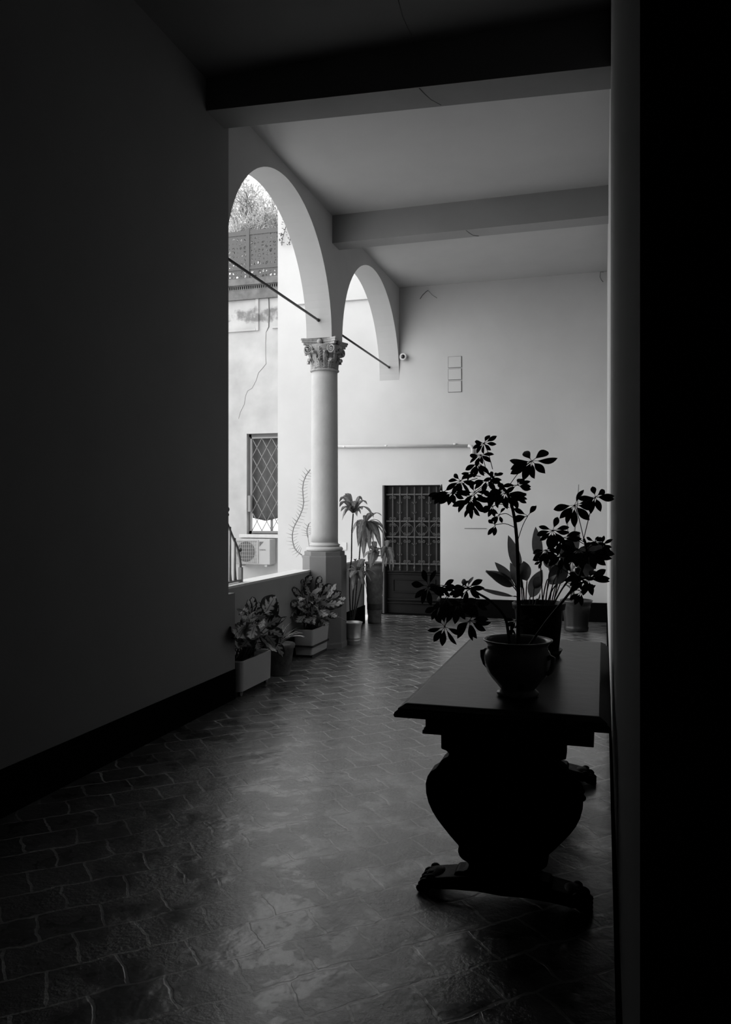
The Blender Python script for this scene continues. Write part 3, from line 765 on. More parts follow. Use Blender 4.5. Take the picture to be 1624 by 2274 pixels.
# ------------------------------------------------------------------ stair railing end on the parapet
rl = empty('iron_railing', (-3.46, 7.0, .937), 'wrought iron railing end on the parapet, its top rail sweeping down', 'railing')
RX = -3.46
top = [onX(px, py, RX) for px, py in ((470, 1078), (490, 1122), (506, 1165), (516, 1190), (527, 1215), (531, 1232), (534, 1250), (534.5, 1262))]
MB().tube(top, .013, 8).build('top_rail', M['greyiron'], rl)
e0 = onX(534.5, 1262, RX)
MB().box((RX-.018, e0.y-.018, .937), (RX+.018, e0.y+.018, e0.z+.01)).build('end_post', M['greyiron'], rl)
MB().box((RX-.015, 6.45, .945), (RX+.015, e0.y+.015, .965)).build('bottom_rail', M['greyiron'], rl)
for px, pt in ((486, 1102), (498, 1138), (511, 1172), (521.5, 1197)):
    q = onX(px, pt, RX)
    MB().tube([(RX, q.y, .95), (RX, q.y, q.z)], .012, 6).ball((RX, q.y, q.z), .013, n=8).build('baluster', M['greyiron'], rl)
for px in (492, 513, 524):
    q = onX(px, 1280, RX)
    MB().lathe([(.012, 0), (.006, .05), (.0005, .13)], (RX, q.y, .96), 8).build('spear_tip', M['greyiron'], rl)
q = onX(532.5, 1221, RX); MB().ball(q, .024).build('finial', M['greyiron'], rl)
q = onX(505, 1131, RX); q2 = onX(505, 1143, RX)
MB().ball(q, .022, (1, 1, 1.2)).ball(q2, .018).tube([q2 - Vector((0, 0, .12)), q + Vector((0, 0, .02))], .012, 6).build('finial', M['greyiron'], rl)

# ------------------------------------------------------------------ bare spiny stem beyond the parapet
ss = empty('spiny_stem', (-3.78, 9.5, -.02), 'tall bare arching stem with fishbone thorns, standing behind the column', 'plant')
YS = 9.5
def spiny(pxs, base, name):
    m = MB(); P_ = [at(px, py, YS) for px, py in pxs]
    fine = []
    for i in range(len(P_)-1):
        for k in range(2): fine.append(P_[i].lerp(P_[i+1], k/2))
    fine.append(P_[-1])
    m.tube([Vector(base)] + fine if base else fine, .008, 6)
    for i in range(1, len(fine)-1):
        d = (fine[i+1]-fine[i-1]).normalized(); s_ = d.cross(Vector((0, 1, 0))).normalized()
        for sg in (-1, 1):
            tip = fine[i] + (s_*sg*.85 - d*.25 + Vector((0, random.uniform(-.4, .4), 0)))*.085
            m.tube([fine[i], tip], [.0045, .0015], 4)
    m.build(name, M['drystem'], ss)
spiny([(689, 1043), (680, 1055), (674, 1070), (672, 1085), (673, 1100), (674.5, 1115), (672, 1130), (666, 1145), (659, 1158), (652, 1172), (649, 1188), (650, 1203), (654, 1217), (661, 1226), (670, 1232)], None, 'thorny_stem')
b0 = at(670, 1232, YS); MB().tube([b0, b0 + Vector((.05, 0, -.12)), Vector((-3.78, 9.5, -.02))], .008, 6).build('stem_foot', M['drystem'], ss)
spiny([(686, 1163), (682, 1175), (682, 1185), (684, 1193)], None, 'thorny_shoot')
b0 = at(684, 1193, YS); MB().tube([at(690, 1160, YS), at(686, 1163, YS)], .004, 5).tube([b0, b0 + Vector((.03, 0, -.2)), Vector((-3.78, 9.5, -.02))], .005, 6).build('stem_foot', M['drystem'], ss)

# ================================================================== PLANTS ALONG THE ARCADE
def rounded_rect(x0, x1, y0, y1, r, n=5):
    pts = []
    for cx_, cy_, a0 in ((x1-r, y1-r, 0), (x0+r, y1-r, PI/2), (x0+r, y0+r, PI), (x1-r, y0+r, 3*PI/2)):
        for i in range(n+1):
            a = a0 + PI/2*i/n; pts.append((cx_ + r*math.cos(a), cy_ + r*math.sin(a)))
    return pts
def planter_body(m, x0, x1, y0, y1, z0, z1, r, flare=.0, wall=.012):
    rings = []
    for z, ins in ((z0, flare), (z1, 0), (z1, wall), (z1-.05, wall+.003)):
        rings.append([m.bm.verts.new((p[0], p[1], z)) for p in rounded_rect(x0+ins, x1-ins, y0+ins, y1-ins, r)])
    for a, b in zip(rings, rings[1:]):
        n = len(a)
        for i in range(n): m.face([a[i], a[(i+1) % n], b[(i+1) % n], b[i]], False)
    m.face(rings[0][::-1]); m.face(rings[-1])
def bushy(parent, spots, seed, mtl, stem_m, base, name='leaf', sub=12):
    r = random.Random(seed)
    for i, (c, d, L, W, bend) in enumerate(spots):
        m = MB(); c = Vector(c)
        b0 = Vector((base[0] + r.uniform(-.05, .05), base[1] + r.uniform(-.12, .12), base[2]))
        m.leaf(c, d, L, W, bend=bend, roll=r.uniform(-.5, .5), n=9, p1=.85, fold=.18, wave=.05, tipq=.8)
        o = m.build(name, mtl, parent)
        s_ = MB(); mid = b0.lerp(c, .5) + Vector((0, 0, .03)); s_.tube([b0, mid, c], [.006, .005, .004], 5); s_.build('leaf_stalk', stem_m, o)

def dieff_spots(seed, x0, x1, y0, y1, z0, z1, n, Lr, front=Vector((.55, -.7, 0))):
    r = random.Random(seed); out_ = []
    for i in range(n):
        t = i/n
        c = Vector((r.uniform(x0, x1), r.uniform(y0, y1), z0 + (z1-z0)*(t**.8)))
        a = r.uniform(-1.2, 1.2)
        d = Matrix.Rotation(a, 3, 'Z') @ front.normalized()
        if r.random() < .25: d = -d
        d = d + Vector((0, 0, .15 + .9*t*r.random()))
        L = r.uniform(*Lr)
        out_.append((c, d, L, L*r.uniform(.42, .55), r.uniform(.7, 1.5)))
    return out_
# planter 1 on casters
p1 = empty('planter_on_casters', (-3.19, 6.8, 0), 'pale rectangular planter on casters, bushy mottled plant, nearest of the plants along the arcade', 'potted plant')
m = MB(); planter_body(m, -3.345, -3.045, 6.43, 7.12, .05, .315, .05, .006); m.build('planter_box', M['planter'], p1)
MB().prism(rounded_rect(-3.33, -3.06, 6.445, 7.105, .04), 'Z', .26, .285).build('soil', M['soil'], p1)
for x, y in ((-3.09, 7.06), (-3.09, 6.5), (-3.3, 6.5), (-3.3, 7.06)):
    cst = MB().tube([(x-.012, y, .028), (x+.012, y, .028)], .028, 14).build('caster', M['iron'], p1)
    MB().box((x-.016, y-.01, .03), (x+.016, y+.01, .055)).build('fork', M['iron'], cst)
def dleaf(P, lst, parent, mtl, base, seed):
    r = random.Random(seed)
    for (bx, by, tx_, ty_, Wpx, Yb, Yt) in lst:
        b = at(bx, by, Yb); t = at(tx_, ty_, Yt)
        m = MB(); blade(m, b, t, Wpx*Yb/F*1.45, arch=r.uniform(.5, 1.0), n=10, p1=.9, fold=r.uniform(.05, .2), wave=.05, tipq=.75, roll=r.uniform(-.35, .35), side=(t-b).cross(Vector((-.3, .85, r.uniform(-.2, .4)))).normalized())
        o = m.build('leaf', mtl, parent)
        s0 = Vector(base) + Vector((r.uniform(-.05, .05), r.uniform(-.15, .15), 0))
        MB().tube([s0, s0.lerp(b, .55) + Vector((0, 0, .04)), b], [.007, .006, .004], 5).build('leaf_stalk', M['leafgrey'], o)
z9 = lambda x, y: (490 + x/5.6, 1310 + y/5.6)
L1 = [((400, 300), (350, 90), 90, 6.9, 6.8), ((450, 330), (420, 130), 70, 7.0, 7.0), ((380, 320), (300, 130), 60, 6.85, 6.7), ((530, 345), (735, 130), 190, 6.95, 7.1),
      ((560, 400), (780, 240), 150, 7.0, 7.15), ((560, 470), (790, 420), 130, 6.9, 7.0), ((350, 260), (195, 330), 130, 6.7, 6.45), ((340, 300), (210, 420), 170, 6.6, 6.45),
      ((420, 330), (560, 380), 110, 6.8, 6.9), ((540, 350), (500, 590), 110, 6.85, 6.75), ((360, 360), (450, 480), 100, 6.7, 6.65), ((300, 450), (190, 560), 150, 6.55, 6.45),
      ((300, 460), (250, 800), 230, 6.55, 6.45), ((280, 470), (70, 770), 190, 6.6, 6.22), ((350, 500), (470, 520), 70, 6.7, 6.6), ((350, 520), (530, 670), 70, 6.65, 6.65),
      ((480, 560), (580, 890), 70, 6.75, 6.75), ((640, 480), (820, 380), 60, 7.0, 7.15), ((600, 500), (740, 620), 120, 7.0, 7.1), ((560, 560), (640, 730), 150, 6.9, 7.0),
      ((430, 420), (380, 700), 160, 6.6, 6.5), ((380, 560), (330, 830), 150, 6.55, 6.5), ((460, 300), (520, 250), 80, 6.9, 6.95), ((500, 420), (600, 330), 110, 6.95, 7.0),
      ((640, 640), (740, 850), 110, 7.05, 7.15), ((330, 380), (230, 380), 120, 6.6, 6.5), ((450, 640), (480, 800), 110, 6.7, 6.65)]
dleaf(None, [(*z9(*a), *z9(*b), W/5.6, Y0, Y1) for a, b, W, Y0, Y1 in L1], p1, M['dieff'], (-3.2, 6.8, .28), 5)

def filler(parent, cx, cy, z0, z1, rx, ry, n, seed, base):
    r = random.Random(seed)
    for i in range(n):
        c = Vector((cx + r.uniform(-rx, rx)*.5, cy + r.uniform(-ry, ry)*.8, z0 + (z1-z0)*r.random()*.75))
        d = Vector((r.uniform(.1, 1), r.uniform(-1, .6), r.uniform(-.1, .9)))
        L = r.uniform(.13, .2); m = MB(); m.leaf(c, d, L, L*r.uniform(.45, .6), bend=r.uniform(.5, 1.4), roll=r.uniform(-.5, .5), n=8, p1=.9, fold=.15, wave=.05, tipq=.75)
        o = m.build('leaf', M['dieff'] if i % 3 else M['leafgrey'], parent)
        s0 = Vector(base) + Vector((r.uniform(-.05, .05), r.uniform(-.15, .15), 0))
        MB().tube([s0, s0.lerp(c, .55) + Vector((0, 0, .03)), c], [.006, .005, .004], 5).build('leaf_stalk', M['leafgrey'], o)
filler(p1, -3.17, 6.78, .38, .75, .22, .25, 22, 31, (-3.2, 6.8, .28))
# terracotta pot between the planters
tp = empty('terracotta_pot', (-3.12, 7.47, 0), 'round dark clay pot with a striped grassy plant, between the two rectangular planters', 'potted plant')
MB().lathe([(.1, 0), (.105, .012), (.142, .27), (.152, .272), (.157, .305), (.15, .315), (.138, .315), (.133, .29)], (-3.12, 7.47, 0), 40).build('pot', M['terracotta'], tp)
MB().lathe([(.0, .285), (.133, .285)], (-3.12, 7.47, 0), 24, cap=False).build('soil', M['soil'], tp)
rs = random.Random(9)
L2 = [((760, 640), (900, 410), 16), ((770, 630), (830, 420), 15), ((780, 620), (910, 500), 16), ((780, 640), (950, 480), 17), ((760, 640), (770, 470), 14), ((790, 630), (1000, 520), 20), ((800, 620), (1060, 600), 34), ((770, 640), (860, 430), 15), ((790, 640), (970, 560), 16), ((750, 640), (700, 560), 16), ((760, 650), (650, 640), 20), ((780, 640), (1040, 560), 22), ((790, 600), (1050, 610), 30), ((755, 640), (790, 440), 14)]
for a, b, W in L2:
    m = MB(); y0 = 7.47 + rs.uniform(-.03, .03)
    p0 = at(*z9(*a), y0); t0 = at(*z9(*b), y0 + rs.uniform(-.15, .15))
    p0 = Vector((-3.12 + rs.uniform(-.03, .03), y0, .285)).lerp(p0, .5)
    blade(m, p0, t0, W/5.6*7.47/F*2.4, arch=rs.uniform(.4, .9), n=8, p1=.8, fold=.4); m.build('leaf', M['stripe'], tp)

# planter 2 against the pedestal
p2 = empty('planter_with_dark_band', (-3.23, 8.66, 0), 'pale rectangular planter with a dark groove, mottled leaves, against the column pedestal', 'potted plant')
m = MB(); planter_body(m, -3.34, -3.10, 8.38, 8.93, .03, .315, .02, .02); bx2 = m.build('planter_box', M['planter'], p2)
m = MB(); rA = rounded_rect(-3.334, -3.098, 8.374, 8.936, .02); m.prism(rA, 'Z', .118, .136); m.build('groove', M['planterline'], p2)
MB().prism(rounded_rect(-3.325, -3.115, 8.395, 8.915, .02), 'Z', .25, .28).build('soil', M['soil'], p2)
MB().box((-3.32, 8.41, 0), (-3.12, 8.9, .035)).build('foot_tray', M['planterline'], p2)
z3 = lambda x, y: (480 + x/3.867, 1200 + y/3.867)
L3 = [((740, 440), (690, 330), 40, 8.7, 8.7), ((740, 410), (860, 330), 60, 8.8, 8.9), ((860, 420), (950, 320), 50, 8.8, 8.75), ((740, 470), (600, 490), 60, 8.6, 8.4), ((700, 500), (565, 540), 70, 8.55, 8.35), ((860, 500), (960, 370), 70, 8.7, 8.75), ((900, 470), (1010, 400), 60, 8.75, 8.85),
      ((950, 500), (1090, 430), 70, 8.7, 8.8), ((980, 520), (1090, 470), 60, 8.65, 8.75), ((1020, 520), (1120, 530), 50, 8.7, 8.75), ((930, 560), (1080, 600), 80, 8.6, 8.7), ((850, 560), (770, 600), 60, 8.6, 8.5), ((800, 620), (690, 620), 50, 8.5, 8.4), ((820, 640), (920, 560), 80, 8.55, 8.6),
      ((880, 600), (930, 690), 90, 8.5, 8.5), ((960, 620), (1030, 700), 60, 8.6, 8.6), ((780, 560), (700, 640), 90, 8.55, 8.4), ((760, 540), (640, 610), 80, 8.5, 8.38), ((800, 480), (900, 470), 50, 8.7, 8.7), ((860, 640), (800, 760), 80, 8.5, 8.45), ((760, 640), (720, 740), 90, 8.45, 8.4), ((900, 680), (950, 760), 60, 8.55, 8.55),
      ((800, 470), (740, 400), 60, 8.7, 8.7), ((880, 540), (820, 450), 60, 8.65, 8.7), ((720, 540), (640, 700), 90, 8.5, 8.4), ((1000, 560), (1110, 580), 50, 8.7, 8.75), ((850, 720), (870, 640), 50, 8.5, 8.5)]
dleaf(None, [(*z3(*a), *z3(*b), W/3.867, Y0, Y1) for a, b, W, Y0, Y1 in L3], p2, M['dieff'], (-3.22, 8.65, .27), 6)
filler(p2, -3.2, 8.62, .38, .85, .2, .25, 22, 32, (-3.22, 8.65, .27))
MB().tube([at(*z3(960, 640), 8.7), at(*z3(1060, 660), 8.9), at(*z3(1118, 692), 9.1)], .006, 5).build('dry_stalk', M['bamboo'], p2)

# metal pot with tall dracaena canes
dp = empty('metal_pot_dracaena', (-2.97, 9.44, 0), 'brushed metal pot holding tall bare canes with drooping leaf tufts, right of the column', 'potted plant')
DC = (-2.97, 9.44, 0)
MB().lathe([(.098, 0), (.1, .005), (.1, .045), (.104, .05), (.1, .055), (.1, .075), (.104, .08), (.1, .085), (.106, .22), (.118, .255), (.124, .27), (.118, .272), (.108, .25)], DC, 40).build('pot', M['metalpot'], dp)
MB().lathe([(.0, .235), (.112, .243)], DC, 24, cap=False).build('soil', M['soil'], dp)
z5 = lambda x, y: (740 + x/7.106, 1080 + y/7.106)
def cane(pts, r, Ys):
    m = MB(); P_ = [at(*z5(*p), Y) for p, Y in zip(pts, Ys)]
    m.tube(P_, r, 7)
    fine = []
    for a, b in zip(P_, P_[1:]):
        n = max(1, int((b-a).length/.022))
        for k in range(n): fine.append((a.lerp(b, k/n), (b-a).normalized()))
    for p, d in fine: m.tube([p - d*.002, p + d*.002], (r if not isinstance(r, list) else r[0])*1.22, 7)
    m.build('cane', M['cane'], dp); return P_[-1]
c1 = cane([(275, 2100), (262, 1700), (262, 1350), (290, 1150), (296, 700), (318, 430)], .0085, [9.44, 9.44, 9.45, 9.46, 9.48, 9.5])
c2 = cane([(298, 2100), (320, 1650), (372, 1380), (410, 1200), (430, 900), (490, 580)], .0085, [9.42, 9.44, 9.5, 9.55, 9.6, 9.65])
c3 = cane([(318, 2110), (350, 1850), (378, 1500), (380, 1350)], .009, [9.40, 9.38, 9.36, 9.36])
c4 = cane([(330, 2090), (400, 1780), (455, 1540), (520, 1340), (590, 1150), (660, 1040)], .0085, [9.44, 9.48, 9.55, 9.6, 9.65, 9.7])
c5 = cane([(590, 1150), (700, 1100), (790, 1090), (830, 990)], .007, [9.65, 9.7, 9.75, 9.78])
def tuft(c, lst, Y, seed):
    r = random.Random(seed)
    for a, b, W, arch in lst:
        p0 = at(*z5(*a), Y + r.uniform(-.03, .03)); p1_ = at(*z5(*b), Y + r.uniform(-.2, .2))
        m = MB(); blade(m, p0, p1_, W/7.106*Y/F*1.15, arch=arch, n=10, p1=.9, fold=.25, tipq=.8, side=(p1_-p0).cross(Vector((-.3, .9, r.uniform(0, .4)))).normalized() if abs(arch) < .05 else None)
        m.build('leaf', M['dracaena'], dp)
def droop(c, tips, Y, seed, W=80, n_out=0, up=.12):
    """leaves springing from c, rising then hanging to each tip"""
    r = random.Random(seed); c0 = at(*z5(*c), Y)
    for (tx_, ty_, Wp) in tips:
        t = at(*z5(tx_, ty_), Y + r.uniform(-.26, .26)); d = t - c0
        hor = Vector((d.x, d.y, 0)); h_ = max(hor.length, .03)
        top_ = c0 + hor*.45 + Vector((0, 0, max(.03, up + .25*max(0, d.z))))
        # quadratic bezier sampled as a ribbon with a leaf's width
        m = MB(); n = 12; rows = []
        ctrl = c0 + hor*.62 + Vector((0, 0, max(d.z, 0)*1.1 + up*r.uniform(.7, 1.25)))
        side = Vector((-hor.y, hor.x, 0)).normalized() if hor.length > .01 else Vector((1, 0, 0))
        side = (side + Vector((r.uniform(.3, .8), .2, 0))*.8).normalized()
        for i in range(n+1):
            s_ = i/n; p = c0*(1-s_)**2 + ctrl*2*s_*(1-s_) + t*s_**2
            tg = ((ctrl-c0)*(1-s_) + (t-ctrl)*s_).normalized()
            sd = (side - tg*side.dot(tg)).normalized(); nr = sd.cross(tg)
            wd = Wp/7.106*Y/F*.5*1.6*max(.04, math.sin(PI*min(1, .06+.94*s_))**.8) * (1 if i < n else .05)
            rows.append([m.bm.verts.new(p - sd*wd + nr*wd*.25), m.bm.verts.new(p), m.bm.verts.new(p + sd*wd + nr*wd*.25)])
        for i in range(n):
            for k in (0, 1):
                f = m.face([rows[i][k], rows[i][k+1], rows[i+1][k+1], rows[i+1][k]], True)
                if f:
                    for l, uu, vv in zip(f.loops, (k*.5, (k+1)*.5, (k+1)*.5, k*.5), (i/n, i/n, (i+1)/n, (i+1)/n)): l[m.uv].uv = (uu, vv)
        m.build('leaf', M['dracaena'], dp)
droop((315, 420), [(100, 250, 70), (120, 400, 75), (140, 545, 70), (100, 330, 70), (290, 300, 90), (380, 480, 95), (460, 370, 110), (470, 250, 90), (540, 290, 60), (240, 390, 60), (180, 460, 40), (440, 440, 60), (200, 180, 80), (640, 500, 45), (350, 300, 90), (160, 230, 80)], 9.5, 1, up=.16)
droop((500, 590), [(380, 690, 80), (395, 960, 95), (440, 970, 90), (480, 1140, 100), (610, 760, 110), (640, 900, 90), (730, 620, 80), (770, 470, 40), (760, 1000, 110), (840, 850, 60), (500, 500, 40), (290, 780, 45), (800, 640, 90), (560, 860, 110), (580, 1040, 90), (640, 480, 50), (840, 740, 60), (720, 770, 50)], 9.65, 2, up=.12)
droop((380, 1350), [(310, 1650, 100), (530, 1650, 90), (270, 1450, 90), (450, 1460, 90), (400, 1500, 90), (210, 1340, 70), (340, 1180, 90), (480, 1180, 90), (500, 1280, 80), (600, 1500, 50), (680, 1400, 30), (250, 1270, 60), (470, 1600, 80), (330, 1560, 80)], 9.36, 3, up=.07)
droop((660, 1040), [(590, 1300, 110), (560, 960, 60), (640, 900, 60), (600, 1060, 60), (740, 1000, 60), (680, 1180, 90), (480, 1140, 60), (640, 1000, 70), (630, 1250, 90)], 9.7, 4, up=.08)
droop((840, 980), [(790, 1300, 100), (830, 1270, 90), (960, 1290, 50), (900, 1340, 60), (960, 1050, 50), (870, 1180, 80), (930, 1180, 60), (790, 1010, 50), (860, 870, 60), (970, 1120, 40), (780, 1370, 40), (910, 1240, 60), (760, 1150, 60)], 9.78, 5, up=.07)

# tall clay jar
tj = empty('tall_clay_jar', (-3.215, 11.28, 0), 'tall cylindrical clay jar with ringed surface, beside the iron-grilled door', 'jar')
JC = (-3.215, 11.28, 0)
pr = []
for i in range(25):
    z_ = .86*i/24; r_ = .095 + .035*min(1, z_/.7); r_ += .004*math.sin(z_*42) + (.003 if i % 4 == 0 else 0)
    pr.append((r_, z_))
MB().lathe(pr + [(.14, .865), (.145, .88), (.14, .895), (.12, .895), (.115, .86), (.11, .2)], JC, 40).build('jar_body', M['terracotta'], tj)

# ================================================================== TABLE
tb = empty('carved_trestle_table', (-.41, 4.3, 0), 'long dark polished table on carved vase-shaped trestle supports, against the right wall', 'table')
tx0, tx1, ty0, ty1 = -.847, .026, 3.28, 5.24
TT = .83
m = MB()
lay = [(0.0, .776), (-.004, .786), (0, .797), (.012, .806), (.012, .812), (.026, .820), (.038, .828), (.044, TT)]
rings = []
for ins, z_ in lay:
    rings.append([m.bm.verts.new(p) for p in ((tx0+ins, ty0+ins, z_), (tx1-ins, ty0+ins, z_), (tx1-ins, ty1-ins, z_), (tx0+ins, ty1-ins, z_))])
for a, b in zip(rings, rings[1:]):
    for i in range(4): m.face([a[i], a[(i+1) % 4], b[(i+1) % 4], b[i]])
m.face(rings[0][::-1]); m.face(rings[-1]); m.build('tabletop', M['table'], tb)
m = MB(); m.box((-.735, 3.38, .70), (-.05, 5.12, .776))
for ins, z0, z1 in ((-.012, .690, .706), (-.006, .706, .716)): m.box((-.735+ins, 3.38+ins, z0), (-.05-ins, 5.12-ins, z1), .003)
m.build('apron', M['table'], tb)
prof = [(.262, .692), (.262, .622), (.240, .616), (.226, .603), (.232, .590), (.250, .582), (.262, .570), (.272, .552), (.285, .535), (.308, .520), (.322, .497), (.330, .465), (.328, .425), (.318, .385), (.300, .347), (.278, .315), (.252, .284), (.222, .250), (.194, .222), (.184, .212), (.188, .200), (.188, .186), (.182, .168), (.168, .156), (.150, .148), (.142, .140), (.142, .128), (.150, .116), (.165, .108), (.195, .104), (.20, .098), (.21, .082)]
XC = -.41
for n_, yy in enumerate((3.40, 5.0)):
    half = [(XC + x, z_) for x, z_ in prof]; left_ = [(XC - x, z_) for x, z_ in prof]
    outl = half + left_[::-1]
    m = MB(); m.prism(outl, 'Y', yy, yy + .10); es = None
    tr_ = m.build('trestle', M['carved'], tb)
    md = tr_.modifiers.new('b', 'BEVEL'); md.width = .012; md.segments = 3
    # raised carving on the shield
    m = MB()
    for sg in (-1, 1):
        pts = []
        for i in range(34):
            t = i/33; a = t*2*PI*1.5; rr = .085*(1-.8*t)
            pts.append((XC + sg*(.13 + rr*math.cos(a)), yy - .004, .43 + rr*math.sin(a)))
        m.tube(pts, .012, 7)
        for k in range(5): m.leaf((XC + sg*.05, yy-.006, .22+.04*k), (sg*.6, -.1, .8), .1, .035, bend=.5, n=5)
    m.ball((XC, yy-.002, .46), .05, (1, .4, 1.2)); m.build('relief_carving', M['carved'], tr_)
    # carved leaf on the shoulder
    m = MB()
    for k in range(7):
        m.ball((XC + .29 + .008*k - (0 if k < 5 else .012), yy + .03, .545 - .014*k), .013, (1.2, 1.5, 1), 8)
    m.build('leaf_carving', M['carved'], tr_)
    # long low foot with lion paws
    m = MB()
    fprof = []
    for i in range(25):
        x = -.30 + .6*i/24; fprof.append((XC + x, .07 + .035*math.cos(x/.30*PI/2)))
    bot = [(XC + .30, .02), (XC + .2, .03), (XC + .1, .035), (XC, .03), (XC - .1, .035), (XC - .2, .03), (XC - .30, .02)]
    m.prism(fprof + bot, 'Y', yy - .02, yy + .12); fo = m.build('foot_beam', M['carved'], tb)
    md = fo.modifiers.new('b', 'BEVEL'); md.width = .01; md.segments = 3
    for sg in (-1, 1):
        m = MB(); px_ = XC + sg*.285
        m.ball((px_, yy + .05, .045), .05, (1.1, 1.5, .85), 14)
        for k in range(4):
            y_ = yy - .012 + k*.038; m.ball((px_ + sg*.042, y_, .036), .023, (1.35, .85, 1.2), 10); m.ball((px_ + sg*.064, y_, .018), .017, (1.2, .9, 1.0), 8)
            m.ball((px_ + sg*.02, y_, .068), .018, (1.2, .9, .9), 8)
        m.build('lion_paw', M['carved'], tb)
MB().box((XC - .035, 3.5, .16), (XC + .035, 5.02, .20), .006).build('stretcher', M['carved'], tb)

# ------------------------------------------------------------------ umbrella plant in the glazed pot (on the table)
PY = 3.6
PC = at(1150, 1500, PY); PC = Vector((PC.x, PY, TT))
up = empty('umbrella_plant_in_glazed_pot', PC, 'spreading umbrella-leaved plant in a two-handled glazed pot at the front of the table', 'potted plant')
pp = [(.082, 0), (.09, .004), (.094, .012), (.088, .02), (.074, .028), (.080, .036), (.117, .08), (.134, .105), (.142, .130), (.147, .160), (.146, .178), (.140, .194), (.133, .204), (.132, .222), (.140, .234), (.152, .243), (.153, .248), (.146, .249), (.134, .235), (.128, .215), (.128, .205)]
MB().lathe(pp, PC, 64, cap=False).lathe([(0, .001), (.082, .001)], PC, 32, cap=False).build('pot', M['cachepot'], up)
MB().lathe([(0, .212), (.126, .208)], PC, 32, cap=False).build('soil', M['soil'], up)
for sg in (-1, 1):
    dv = Vector((sg*.96, .28 * -sg, 0)); dv.normalize()
    if sg > 0: dv = Vector((.93, -.36, 0)).normalized()
    pts = [PC + dv*.135 + Vector((0, 0, .172)), PC + dv*.155 + Vector((0, 0, .186)), PC + dv*.170 + Vector((0, 0, .180)), PC + dv*.168 + Vector((0, 0, .155)), PC + dv*.158 + Vector((0, 0, .125)), PC + dv*.145 + Vector((0, 0, .112)), PC + dv*.128 + Vector((0, 0, .118))]
    MB().tube(pts, [.010, .011, .0115, .011, .010, .010, .009], 10).build('handle', M['cachepot'], up)
z4 = lambda x, y: (840 + x/2.9, 900 + y/2.9)
def pt(x, y, Y): return at(*z4(x, y), Y)
def smooth(P_, k=4):
    out_ = []
    for i in range(len(P_)-1):
        a, b = P_[i], P_[i+1]; a0 = P_[max(i-1, 0)]; b1 = P_[min(i+2, len(P_)-1)]
        for j in range(k):
            t = j/k; t2, t3 = t*t, t*t*t
            out_.append(.5*((2*a) + (b-a0)*t + (2*a0-5*a+4*b-b1)*t2 + (3*a-a0-3*b+b1)*t3))
    out_.append(P_[-1]); return out_
def stem(parent, pts, r0, r1, name='stem', mtl='stemdark'):
    P_ = smooth([pt(*p) for p in pts]); n = len(P_)
    return MB().tube(P_, [r0 + (r1-r0)*i/(n-1) for i in range(n)], 8).build(name, M[mtl], parent)
soilz = PC.z + .21
base = Vector((PC.x, PC.y, soilz))
def zxy(v):   # place -> zoom coordinates helper for stem roots
    dx, dy, dz = v.x, v.y, v.z - EYE; fw = dy*cY - dx*sY; rt = dx*cY + dy*sY
    return ((812 + F*rt/fw - 840)*2.9, (1133 - F*dz/fw - 900)*2.9, v.y)
b1_, b2_, b3_ = (zxy(base + Vector(v)) for v in ((.0, 0, -.01), (-.03, -.03, -.01), (.035, .02, -.01)))
st1 = stem(up, [b1_, (905, 1300, PY), (900, 1000, PY), (888, 800, PY), (865, 660, PY), (832, 560, PY)], .0095, .006)
st2 = stem(up, [(832, 560, PY), (770, 495, PY), (700, 430, PY-.02), (650, 400, PY)], .006, .004)
st3 = stem(up, [b2_, (830, 1410, PY-.04), (800, 1340, PY-.06), (730, 1265, PY-.1), (650, 1215, PY-.12), (590, 1180, PY-.12), (500, 1190, PY-.1)], .007, .004)
st4 = stem(up, [b3_, (1090, 1385, PY-.02), (1200, 1250, PY-.05), (1280, 1140, PY-.08), (1325, 1020, PY-.1), (1345, 930, PY-.12), (1325, 860, PY-.13)], .0055, .0055)
rw = random.Random(21)
def whorl(c, node, Rpx, angs, axis, Y, wf=.40, dark='leafdark'):
    """umbrella of leaflets round the petiole tip; angs are directions round the axis"""
    cc_ = pt(c[0], c[1], Y); R = Rpx/2.9*Y/F*1.03
    ax = Vector(axis).normalized()
    e1 = (Vector((cY, sY, 0)) - ax*ax.dot(Vector((cY, sY, 0)))).normalized(); e2 = ax.cross(e1)
    if e2.z < 0: e2 = -e2
    m = MB()
    for a in angs:
        a = math.radians(a) + rw.uniform(-.12, .12)
        d = e1*math.cos(a) + e2*math.sin(a)
        d = (d - Vector((0, 0, .10)) + Vector((0, rw.uniform(-.2, .2), 0))).normalized()
        pl = R*rw.uniform(.16, .24); LL = R*rw.uniform(.72, .88)
        q = cc_ + d*pl
        m.tube([cc_, q], .0013, 4)
        m.leaf(q, d, LL, LL*wf*rw.uniform(.9, 1.15), bend=rw.uniform(.1, .55), roll=rw.uniform(-.5, .5), n=8, p1=1.15, fold=rw.uniform(.1, .35), tipq=.85, side=d.cross(Vector((-.28, -.96, 0)) + Vector((0, 0, rw.uniform(-.35, .35)))))
    o = m.build('leaf_whorl', M[dark], up)
    if node:
        nd = pt(*node)
        mid = nd.lerp(cc_, .5) + Vector((0, 0, .012))
        MB().tube(smooth([nd, mid, cc_]), .0018, 5).build('leaf_stalk', M['stemdark'], o)
R_ = lambda a0, n, span=360: [a0 + span*i/(n if span == 360 else n-1) for i in range(n)]
ux = (-.15, -.75, .65)
